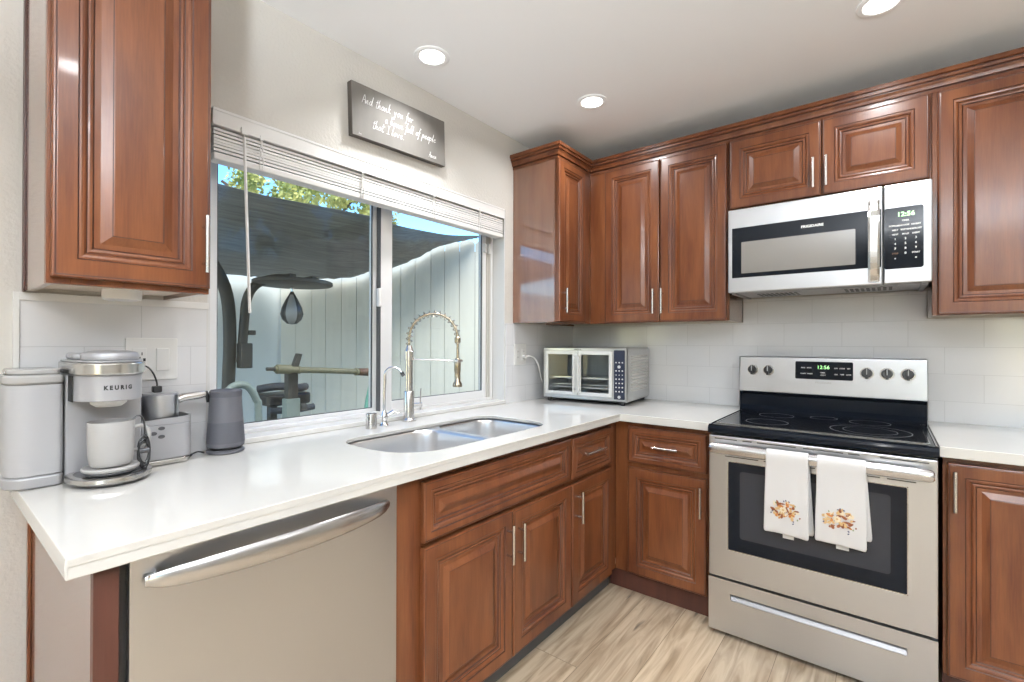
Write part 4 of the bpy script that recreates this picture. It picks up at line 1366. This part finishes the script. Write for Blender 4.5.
MB().lathe([(0.070, 0.0228), (0.0, 0.0228)], c=(0.004, -0.185, 0), n=40, sx=1.0, sy=1.18, top=False, bot=False).build('tray_grille', 'dark_grey', tray)
# frother base
fr_ = MB()
fr_.prism(rrect(0.0835, 0.214, -0.130, -0.012, [0.006, 0.034, 0.02, 0.004], 8), 0.018, 0.118, 0, True)
fro = fr_.build('frother_base', 'silver_plastic', cm, bevel=0.003)
MB().prism(rrect(0.0835, 0.212, -0.128, -0.013, [0.006, 0.034, 0.02, 0.004], 8), 0.001, 0.0175, 0, True).build('frother_foot', 'silver_bright', fro, bevel=0.004)
rim = MB()
P = rrect(0.0835, 0.214, -0.130, -0.012, [0.006, 0.034, 0.02, 0.004], 8)
Pi = rrect(0.0865, 0.209, -0.125, -0.017, [0.004, 0.030, 0.016, 0.003], 8)
n = len(P)
zt = lambda x: 0.133 + 0.006 * (x - 0.08) / 0.15
rim.add([(x, y, 0.1185) for x, y in P] + [(x, y, zt(x)) for x, y in P], [(k, (k + 1) % n, n + (k + 1) % n, n + k) for k in range(n)], 0, True)
rim.add([(x, y, 0.1185) for x, y in Pi] + [(x, y, zt(x)) for x, y in Pi], [(k, (k + 1) % n, n + (k + 1) % n, n + k) for k in range(n)], 0, True)
rim.add([(x, y, zt(x)) for x, y in P] + [(x, y, zt(x)) for x, y in Pi], [(k, (k + 1) % n, n + (k + 1) % n, n + k) for k in range(n)], 0, False)
rim.build('frother_rim', 'silver_plastic', fro)
bt = MB()
for (x, z) in ((0.131, 0.108), (0.112, 0.095), (0.131, 0.084)):
    bt.add([(x + 0.0085 * math.cos(2 * PI * k / 16), -0.1305, z + 0.0055 * math.sin(2 * PI * k / 16)) for k in range(16)] + [(x + 0.0078 * math.cos(2 * PI * k / 16), -0.1322, z + 0.005 * math.sin(2 * PI * k / 16)) for k in range(16)],
           [(k, (k + 1) % 16, 16 + (k + 1) % 16, 16 + k) for k in range(16)] + [tuple(range(16, 32))])
bt.build('buttons', 'dark_grey', fro)
# frothing jug
jg = thing('frother_jug', 'brushed steel milk frothing jug with a side handle on the coffee maker base', 'jug', (0.066, -2.478, Z0 + 0.120))
MB().lathe([(0.042, 0.0), (0.046, 0.004), (0.046, 0.072), (0.0475, 0.080), (0.0455, 0.081), (0.044, 0.074), (0.044, 0.008), (0, 0.006)], n=40, top=False).build('cup', 'steel', jg)
jh = MB().tube([(0.0, 0.046, 0.060), (0.0, 0.058, 0.066), (0.002, 0.100, 0.070), (0.002, 0.118, 0.072)], [0.012, 0.013, 0.0125, 0.011], 14)
jho = jh.build('handle', 'nickel', jg)
MB().tube([(0.002, 0.110, 0.072), (0.002, 0.121, 0.072), (0.002, 0.126, 0.064), (0.002, 0.127, 0.045)], [0.0105, 0.0105, 0.006, 0.004], 12).build('handle_tip', 'black_plastic', jho)
MB().lathe([(0.0455, 0.0812), (0.045, 0.085), (0.0, 0.086)], n=36, top=False).build('lid', 'silver_plastic', jg)
# cord from outlet to behind the jug
bc = thing('power_cord', 'thin black cord running from the outlet down behind the coffee maker', 'cord', (0, 0, 0))
MB().tube(smooth([(0.020, -2.516, 1.196), (0.045, -2.505, 1.195), (0.055, -2.493, 1.178), (0.058, -2.484, 1.150), (0.058, -2.483, 1.135)]), 0.0024, 8).build('cable', 'black_plastic', bc)
MB().box(0.046, 0.068, -2.494, -2.472, 1.1185, 1.137).build('connector', 'black_plastic', bc, bevel=0.003)

# mug on its charging coaster
cs = thing('mug_coaster', 'round white charging coaster under the white mug', 'coaster', (0.212, -2.621, Z0 + 0.0246))
MB().lathe([(0.050, 0.0), (0.054, 0.004), (0.054, 0.008)], n=36, top=True).build('coaster_base', 'dark_grey', cs)
MB().lathe([(0.054, 0.0082), (0.0575, 0.010), (0.0585, 0.015), (0.056, 0.018), (0.040, 0.0165), (0.0, 0.0165)], n=40, top=False).build('coaster_top', 'mug_white', cs)
mg = thing('coffee_mug', 'white ceramic mug with a handle standing under the coffee maker spout', 'mug', (0.212, -2.621, Z0 + 0.0426))
MB().lathe([(0.026, 0.0), (0.0395, 0.002), (0.0440, 0.010), (0.0460, 0.030), (0.0472, 0.060), (0.0476, 0.110), (0.0466, 0.1125), (0.0456, 0.110), (0.0450, 0.060), (0.042, 0.012), (0.0, 0.008)], n=44).build('cup', 'mug_white', mg)
ha = smooth([(0, 0.043, 0.088), (0.0, 0.062, 0.092), (0.0, 0.076, 0.080), (0.0, 0.078, 0.056), (0.0, 0.066, 0.036), (0.0, 0.044, 0.030)], 6)
MB().tube(ha, 0.0056, 12).build('handle', 'mug_white', mg)
MB().lathe([(0.0262, -0.0005), (0.0385, 0.0020), (0.0400, 0.0045)], n=40, top=False, bot=False).build('base_ring', 'dark_grey', mg)
# black cord bundle hanging on the mug handle
cbn = thing('charging_cord', 'black charging cord bundled over the mug handle', 'cord', (0.212, -2.565, Z0 + 0.05))
bn = MB()
loop = []
for k in range(110):
    a = k * 0.42
    kk = k / 110
    loop.append((0.008 + 0.006 * math.sin(a * 0.31), 0.010 + 0.012 * math.cos(a), 0.036 - 0.010 + 0.036 * math.sin(a) - 0.020 * kk))
bn.tube(loop, 0.0019, 6)
bn.tube(smooth([(0.004, -0.036, 0.094), (0.006, -0.018, 0.100), (0.007, -0.004, 0.112), (0.007, 0.006, 0.108), (0.008, 0.011, 0.088), (0.008, 0.012, 0.060)]), 0.0022, 8)
bn.tube(smooth([(0.002, -0.072, 0.0955), (0.004, -0.050, 0.0965), (0.004, -0.036, 0.094)]), 0.0028, 8)
bn.build('cable', 'black_plastic', cbn)
MB().tube([(0.010, 0.000, 0.020), (0.012, 0.020, 0.020)], 0.008, 10).build('cord_tie', 'dark_grey', cbn)

# portable speaker on its charging base
sp = thing('portable_speaker', 'dark grey tapered cylindrical speaker beside the window sill', 'speaker', (0.078, -2.302, Z0))
MB().lathe([(0.050, 0.0), (0.054, 0.003), (0.054, 0.009), (0.050, 0.012)], n=40).build('charging_base', 'grey_speaker_smooth', sp)
MB().lathe([(0.044, 0.0125), (0.046, 0.018)], n=40).build('foot_gap', 'black_plastic', sp)
MB().lathe([(0.047, 0.018), (0.0535, 0.022), (0.0548, 0.034), (0.0535, 0.055), (0.0505, 0.100)], n=48, top=False, mats=[1, 1, 0, 0]).build('grille_lower', ['grey_speaker', 'grey_speaker_smooth'], sp)
MB().lathe([(0.0505, 0.1003), (0.0462, 0.165), (0.0455, 0.180)], n=48, top=False, bot=False).build('grille_upper', 'grey_speaker_smooth', sp)
MB().lathe([(0.0455, 0.1802), (0.0462, 0.190), (0.0465, 0.198), (0.043, 0.202), (0.020, 0.2005), (0, 0.2005)], n=48, bot=False).build('top_band', 'grey_speaker', sp)
sc2 = thing('speaker_cord', 'short black micro cable lying on the worktop by the grey speaker', 'cord', (0.02, -2.36, Z0))
MB().tube(smooth([(0.032, 0.004, 0.003), (0.040, -0.015, 0.010), (0.036, -0.028, 0.006), (0.045, -0.036, 0.003)]), 0.0026, 8).tube([(0.045, -0.036, 0.0045), (0.052, -0.044, 0.0045)], 0.004, 8)\
    .build('cable', 'black_plastic', sc2)

# ------------------------------------------------------------------ wall sign with handwriting
G = {   # strokes in units of x-height
 'A': [[(0, 0), (0.5, 2.1), (0.95, 0)], [(0.2, 0.8), (0.85, 0.85)]],
 'I': [[(0.1, 2.0), (0.9, 2.05)], [(0.5, 2.0), (0.45, 0.05)], [(0, 0), (0.95, 0.05)]],
 'a': [[(0.75, 0.85), (0.4, 1.0), (0.08, 0.5), (0.3, 0.02), (0.7, 0.5), (0.78, 0.95), (0.75, 0.2), (0.98, 0.1)]],
 'b': [[(0.15, 0.1), (0.35, 2.2), (0.15, 0.2), (0.45, 0.0), (0.75, 0.5), (0.4, 0.95), (0.2, 0.6)]],
 'd': [[(0.75, 0.85), (0.4, 1.0), (0.08, 0.5), (0.3, 0.02), (0.68, 0.5), (0.95, 2.2), (0.78, 0.2), (1.0, 0.1)]],
 'e': [[(0.1, 0.45), (0.6, 0.65), (0.55, 0.95), (0.2, 0.8), (0.12, 0.3), (0.4, 0.0), (0.9, 0.3)]],
 'f': [[(0.75, 2.0), (0.6, 2.3), (0.4, 1.8), (0.25, 0.3), (0.05, -0.9), (-0.1, -0.6)], [(0.0, 1.0), (0.75, 1.1)]],
 'h': [[(0.05, 0), (0.35, 2.2), (0.1, 0.2), (0.5, 0.95), (0.65, 0.6), (0.6, 0.1), (0.9, 0.15)]],
 'k': [[(0.05, 0), (0.35, 2.3)], [(0.75, 1.1), (0.25, 0.6), (0.85, 0.0)]],
 'l': [[(0.05, 0.1), (0.45, 2.2), (0.2, 0.2), (0.5, 0.05)]],
 'm': [[(0, 0.9), (0.05, 0.0), (0.3, 0.9), (0.4, 0.1), (0.65, 0.9), (0.75, 0.1), (1.0, 0.15)]],
 'n': [[(0, 0.9), (0.08, 0.0), (0.45, 0.95), (0.6, 0.6), (0.6, 0.1), (0.9, 0.15)]],
 'o': [[(0.5, 0.95), (0.15, 0.7), (0.15, 0.2), (0.45, 0.0), (0.72, 0.45), (0.5, 0.95), (0.95, 0.8)]],
 'p': [[(0.1, 0.9), (-0.1, -1.0)], [(0.05, 0.5), (0.4, 1.0), (0.7, 0.55), (0.35, 0.05), (0.05, 0.3)]],
 'r': [[(0.05, 0.0), (0.15, 0.95), (0.4, 0.75), (0.7, 0.9)]],
 's': [[(0.65, 0.95), (0.3, 0.8), (0.5, 0.4), (0.3, 0.0), (0.0, 0.1)]],
 't': [[(0.4, 2.0), (0.15, 0.2), (0.4, 0.0), (0.7, 0.2)], [(-0.1, 1.35), (0.85, 1.5)]],
 'u': [[(0.1, 0.95), (0.1, 0.15), (0.4, 0.05), (0.7, 0.95), (0.7, 0.1), (0.95, 0.15)]],
 'v': [[(0.0, 0.9), (0.3, 0.0), (0.75, 0.95), (0.95, 0.85)]],
 'y': [[(0.1, 0.95), (0.2, 0.2), (0.65, 0.9)], [(0.7, 0.95), (0.3, -0.9), (0.0, -0.7), (0.5, 0.0)]],
 '.': [[(0.1, 0.0), (0.2, 0.05)]], ' ': [],
}
sg = thing('wall_sign', 'long grey wooden wall sign with white handwriting above the window', 'sign', (0.0005, -1.548, 2.2535), WR)
sg.rotation_euler = (0, 0, WR)
tilt = Matrix.Rotation(-math.radians(2.0), 4, 'Y')
SWd, SHt, STh = 0.527, 0.222, 0.030
m = MB().box(-SWd / 2, SWd / 2, -STh, 0, -SHt / 2, SHt / 2)
m.xf(tilt)
for i, f in enumerate(m.f):
    m.m[i] = 1
so_ = m.build('board', ['sign_face', 'sign_edge'], sg, bevel=0.0008, seg=1)
for p in so_.data.polygons:
    if p.normal.y < -0.9:
        p.material_index = 0
def write(s, x, z, h, adv=0.95, wsp=0.75, rise=0.0, r=0.00095):
    cx = x
    hw_ = MB()
    for ch in s:
        for st in G.get(ch, []):
            pts = [Vector((cx + (px + 0.22 * py) * h * 0.92, -STh - 0.0006, z + py * h + rise * (cx - x))) for px, py in st]
            hw_.tube(smooth(pts, 4), r, 5)
        cx += h * (wsp if ch in ' ' else (0.62 if ch in 'lftrsI.' else adv))
    hw_.xf(tilt)
    hw_.build('handwriting', 'ink_white', so_, merge=False)
write('And thank you for', -0.215, 0.036, 0.0178, adv=0.98, wsp=0.9)
write('a house full of people', -0.100, -0.014, 0.0172, adv=0.90, wsp=0.75)
write('that I love.', -0.165, -0.058, 0.0178, adv=1.0, wsp=0.85)
write('Amen', 0.155, -0.092, 0.0125, adv=0.98, r=0.0006)
write('love', -0.235, -0.102, 0.0035, adv=1.0, r=0.0006)

# ------------------------------------------------------------------ outside: fence, wall, shade cloth, gym gear, tree
A2 = Vector((-2.90, -0.679)); B2 = Vector((-1.30, 0.679))
ud = (B2 - A2).normalized()
ang = math.atan2(ud.y, ud.x)
fe = thing('plank_fence', 'pale vertical plank fence behind the shade cloth outside the window', 'fence', (A2.x, A2.y, -0.12), ang)
x = 0.0
i = 0
while x < 3.3:
    wd_ = 0.142 + 0.012 * math.sin(i * 2.3)
    m = MB()
    h = 2.40 + 0.006 * math.sin(i * 1.7)
    c = 0.028
    pl = [(x, 0), (x + wd_, 0), (x + wd_, h - c), (x + wd_ - c, h), (x + c, h), (x, h - c)]
    yy = 0.004 * math.sin(i * 3.1)
    m.add([(a, yy, b) for a, b in pl] + [(a, yy + 0.018, b) for a, b in pl], [(k, (k + 1) % 6, 6 + (k + 1) % 6, 6 + k) for k in range(6)] + [(5, 4, 3, 2, 1, 0), (6, 7, 8, 9, 10, 11)])
    m.build('board', 'fence_board', fe)
    x += wd_ + 0.0035
    i += 1
MB().box(0, 3.3, 0.0235, 0.0275, 0.0, 2.30).build('gap_dark_sheet', 'bark', fe)  # dark sheet added behind the boards so the gaps read dark
MB().box(0, 3.2, 0.028, 0.065, 0.4, 0.49).box(0, 3.2, 0.028, 0.065, 1.95, 2.04).build('rail', 'fence_board', fe)
tag(MB().box(-3.05, -2.93, -6, -0.655, -0.12, 2.1).build('garden_wall', 'stucco'), 'pale blue-grey plaster wall outside, left of the plank fence', 'wall')

# shade cloth
low = [(-2.86, -2.6, 1.86), (-2.84, -1.6, 1.86), (-2.84, -1.08, 1.875), (-2.82, -0.84, 1.88), (-2.60, -0.50, 1.885), (-2.34, -0.27, 1.905), (-2.20, -0.15, 1.965), (-2.03, -0.01, 2.00), (-1.83, 0.17, 2.12), (-1.69, 0.295, 2.22), (-1.45, 0.50, 2.30), (-1.395, 0.555, 2.31)]
top = [(-1.0, -3.2, 2.10), (-1.0, -2.5, 2.105), (-1.0, -1.94, 2.105), (-1.0, -1.72, 2.10), (-1.0, -1.36, 2.116), (-1.0, -1.10, 2.128), (-1.0, -0.95, 2.131), (-1.02, -0.75, 2.120), (-1.1, -0.468, 2.149), (-1.2, -0.044, 2.20), (-1.32, 0.40, 2.292), (-1.37, 0.52, 2.315)]
def resample(P, n):
    P = [Vector(p) for p in P]
    return [smooth(P, 6)[int(round((len(P) - 1) * 6 * k / n))] for k in range(n + 1)]
nU, nV = 44, 14
LO, TO = resample(low, nU), resample(top, nU)
m = MB()
vs = []
for i in range(nU + 1):
    for j in range(nV + 1):
        v = j / nV
        p = LO[i].lerp(TO[i], v)
        sag = 0.10 * math.sin(PI * v) * (1 - i / nU)
        rip = 0.012 * math.sin(i * 0.9 + v * 4) * math.sin(PI * v) + 0.006 * math.sin(i * 2.7 + 9 * v) * (1 - v)
        vs.append((p.x, p.y, p.z - sag * 0.6 + rip))
m.add(vs, [(i * (nV + 1) + j, (i + 1) * (nV + 1) + j, (i + 1) * (nV + 1) + j + 1, i * (nV + 1) + j + 1) for i in range(nU) for j in range(nV)], 0, True)
sc_o = m.build('shade_cloth', 'tarp')
tag(sc_o, 'dark grey mesh shade cloth stretched over the side yard outside the window', 'shade cloth')
so2 = sc_o.modifiers.new('thick', 'SOLIDIFY'); so2.thickness = 0.003

# speed-bag stand
gs = thing('speed_bag_stand', 'grey steel boxing stand with curved uprights and round overhead board outside', 'boxing stand', (-1.9, -1.50, -0.12))
def gtube(pts, r, name, mat='gym_steel', n=12):
    P = smooth(pts, 6)
    return MB().tube([p - Vector((-1.9, -1.50, -0.12)) for p in P], r, n).build(name, mat, gs)
gtube([(-1.95, -1.53, -0.11), (-1.95, -1.52, 0.8), (-1.93, -1.515, 1.30), (-1.92, -1.545, 1.62), (-1.90, -1.66, 1.84), (-1.88, -1.78, 1.93)], 0.042, 'upright')
gtube([(-1.90, -1.45, 1.12), (-1.89, -1.435, 1.42), (-1.87, -1.425, 1.58), (-1.83, -1.38, 1.685), (-1.78, -1.28, 1.735), (-1.70, -1.15, 1.745)], 0.032, 'upright_arm')
MB().box(-0.02, 0.06, 0.025, 0.105, 1.20, 1.38).box(0.0, 0.03, 0.085, 0.14, 1.44, 1.475).build('adjuster', 'gym_steel', gs, bevel=0.006)
MB().lathe([(0.265, 0), (0.275, 0.006), (0.275, 0.026), (0.265, 0.032)], c=(0.20, 0.33, 1.81), n=48).build('overhead_board', 'gym_steel', gs)
MB().box(0.04, 0.36, 0.22, 0.27, 1.842, 1.875).box(0.04, 0.36, 0.39, 0.44, 1.842, 1.875).build('board_bracket', 'gym_steel', gs, bevel=0.004)
MB().box(-0.25, 0.25, -0.06, 0.02, 0.0, 0.05).box(-0.09, 0.05, -0.30, 0.20, 0.0, 0.05).build('base', 'gym_steel', gs, bevel=0.006)
sbag = thing('speed_bag', 'small dark teardrop speed bag with a grey panel hanging from the round board', 'punching bag', (-1.70, -1.180, 1.40))
profb = [(0.0, 0.0), (0.035, 0.005), (0.066, 0.035), (0.079, 0.075), (0.070, 0.125), (0.045, 0.180), (0.022, 0.220), (0.010, 0.245)]
mb_ = MB()
nseg = 30
vs = [(r * math.cos(2 * PI * k / nseg), r * math.sin(2 * PI * k / nseg), z) for r, z in profb for k in range(nseg)]
for i in range(len(profb) - 1):
    for k in range(nseg):
        a = (k + 0.5) / nseg * 2 * PI
        c = Vector((math.cos(a), math.sin(a)))
        front_dir = Vector((3.0, -1.7)).normalized()
        mi = 1 if (c.dot(front_dir) > 0.88 and 0 < i < 6) else 0
        mb_.add([vs[i * nseg + k], vs[i * nseg + (k + 1) % nseg], vs[(i + 1) * nseg + (k + 1) % nseg], vs[(i + 1) * nseg + k]], [(0, 1, 2, 3)], mi, True)
mb_.build('bag', ['bag_leather', 'bag_panel'], sbag)
MB().lathe([(0.008, 0.245), (0.008, 0.262), (0.016, 0.266), (0.016, 0.278), (0.006, 0.282), (0.006, 0.288)], n=14).build('swivel', 'chrome', sbag)
# dumbbell-like hoop and gear near the stand
hp = thing('steel_hoop', 'grey-green bent tube arch standing outside behind the grey speaker', 'exercise frame', (-1.3, -1.70, -0.12))
hpts = smooth([(0, -0.115, 0.02), (0, -0.115, 0.92), (0, -0.10, 1.04), (0, -0.05, 1.115), (0, 0.0, 1.13), (0, 0.05, 1.11), (0, 0.095, 1.03), (0, 0.108, 0.92), (0, 0.108, 0.02)], 5)
MB().tube(hpts, 0.022, 12).build('arch', 'gym_green', hp)
MB().box(-0.2, 0.2, -0.135, -0.095, 0, 0.03).box(-0.2, 0.2, 0.088, 0.128, 0, 0.03).build('feet', 'gym_steel', hp, bevel=0.004)
# weight bench with gear
bnch = thing('weight_bench', 'dark padded weight bench piled with gym gear outside by the plaster wall', 'bench', (-1.78, -1.19, -0.12))
MB().prism(rrect(-0.13, 0.13, -0.18, 0.15, 0.05, 5), 0.93, 1.01, 0, True).build('pad', 'black_plastic', bnch, bevel=0.012)
MB().tube(smooth([(-0.10, -0.15, 1.04), (0.0, -0.05, 1.06), (0.10, 0.05, 1.05), (0.05, 0.13, 1.05)]), [0.03] * 25, 10).tube(smooth([(0.1, -0.16, 0.90), (0.12, 0, 0.89), (0.12, 0.16, 0.90)]), 0.025, 10).build('rolled_strap', 'dark_grey', bnch)
MB().box(-0.03, 0.03, -0.12, -0.07, 0.0, 0.92).box(-0.03, 0.03, 0.05, 0.10, 0.0, 0.92).box(-0.03, 0.03, -0.16, 0.14, 0.70, 0.78).box(-0.20, 0.20, -0.12, -0.08, 0, 0.04).box(-0.20, 0.20, 0.06, 0.10, 0, 0.04).build('frame', 'gym_steel', bnch, bevel=0.004)
# barbell on a stand with a wrapped sleeve
stn = thing('bar_stand', 'grey steel upright stand with a slanted hook outside the left pane', 'bar stand', (-1.47, -1.297, -0.12))
MB().box(-0.03, 0.03, -0.038, 0.032, 0.0, 1.20).build('post', 'gym_steel', stn, bevel=0.004)
MB().extr([(-0.006, 1.195), (0.034, 1.195), (0.066, 1.305), (0.036, 1.31)], -0.02, 0.02).build('hook', 'gym_steel', stn)
MB().tube([(0.03, 0.045, 0.935), (0.03, 0.085, 0.935)], 0.026, 16).build('knob', 'gym_steel', stn)
MB().box(-0.035, 0.035, -0.05, 0.045, 0.82, 1.00).build('sleeve', 'gym_green', stn, bevel=0.004)
MB().box(-0.10, 0.20, -0.04, 0.03, 0.0, 0.05).build('foot', 'gym_steel', stn, bevel=0.004)
brb = thing('wrapped_pole', 'olive camouflage-wrapped pole lying level across the stand outside', 'pole', (-1.40, -1.5, 1.075))
yb0 = 0.0
MB().tube([(0, 0.0, 0.018), (0, 0.07, 0.015)], 0.012, 12).build('bar_tip', 'gym_steel', brb)
MB().tube([(0, 0.055, 0.015), (0, 0.45, -0.012), (0, 0.80, -0.040)], 0.021, 14).tube([(0, 0.065, 0.015), (0, 0.16, 0.009)], 0.031, 14).tube([(0, 0.21, 0.004), (0, 0.225, 0.003)], 0.027, 14).tube([(0, 0.66, -0.030), (0, 0.675, -0.031)], 0.029, 14).build('sleeve', 'olive', brb)
MB().tube([(0, 0.69, -0.032), (0, 0.80, -0.040), (0, 0.86, -0.042)], [0.028, 0.031, 0.026], 14).build('grip', 'brown_end', brb)
hs = MB().tube(smooth([(-1.36, -0.715, 1.03), (-1.36, -0.735, 0.93), (-1.36, -0.765, 0.80), (-1.36, -0.79, 0.60), (-1.36, -0.85, 0.2), (-1.36, -0.9, -0.10)]), 0.016, 10).tube(smooth([(-1.35, -0.700, 1.02), (-1.35, -0.72, 0.85), (-1.35, -0.74, 0.5), (-1.35, -0.74, -0.1)]), 0.008, 8)
tag(hs.build('garden_hose', 'hose_green'), 'green hose hanging down from the end of the wrapped pole', 'hose')

# tree beyond
def tree(x, y, h, R, nleaf, label, seed, name='leafy_tree'):
    rnd = random.Random(seed)
    t = thing(name, label, 'tree', (x, y, -0.12))
    tr = MB().tube([(0, 0, 0), (0.05, 0.03, h * 0.4), (0, 0.1, h * 0.72)], [0.16, 0.12, 0.07], 10)
    for k in range(9):
        a = k * 2.4
        tr.tube(smooth([(0, 0.05, h * (0.42 + 0.03 * k)), (math.cos(a) * R * 0.45, math.sin(a) * R * 0.45, h * (0.60 + 0.03 * k)), (math.cos(a) * R * 0.8, math.sin(a) * R * 0.8, h * (0.70 + 0.03 * k))], 4), 0.03, 6)
    tr.build('trunk', 'bark', t)
    m = MB()
    cl = []
    for k in range(60):
        a = rnd.uniform(0, 2 * PI); q = rnd.uniform(0.1, 1) ** 0.6
        cl.append((math.cos(a) * R * q, math.sin(a) * R * q, h * 0.80 + rnd.uniform(-1, 0.8) * h * 0.15 * (1.15 - q * 0.6), rnd.uniform(0.22, 0.42)))
    for k in range(nleaf):
        c = rnd.choice(cl)
        d = Vector((rnd.gauss(0, 1), rnd.gauss(0, 1), rnd.gauss(0, 0.8)))
        d = d.normalized() * c[3] * rnd.uniform(0.3, 1.0)
        p = Vector(c[:3]) + d
        u = Vector((rnd.gauss(0, 1), rnd.gauss(0, 1), rnd.gauss(0, 1))).normalized()
        v = u.orthogonal().normalized()
        L = rnd.uniform(0.035, 0.065); W = L * 0.5
        m.add([p - u * L, p + v * W, p + u * L, p - v * W], [(0, 1, 2, 3)])
    m.build('crown', 'leaf', t, fix=False, merge=False)
tree(-8.0, 2.45, 5.1, 2.1, 9000, 'bright green leafy tree rising above the shade cloth', 4)

# stand and bowl added behind the camera to hold the ceiling fill
fl = thing('fill_light_stand', 'added stand with an upward bowl, unseen holder of the ceiling fill light', 'floor lamp', (2.5, -4.0, 0))
MB().lathe([(0.14, 0.0), (0.14, 0.015), (0.03, 0.03), (0.012, 0.04)], n=32).build('base', 'nickel', fl)
MB().tube([(0, 0, 0.03), (0, 0, 1.50)], 0.011, 12).build('pole', 'nickel', fl)
sh = MB().lathe([(0.02, 1.50), (0.10, 1.52), (0.17, 1.57), (0.19, 1.61), (0.185, 1.61), (0.165, 1.575), (0.095, 1.528), (0.0, 1.515)], n=36, top=False)
sh.build('shade', 'white_plastic', fl)
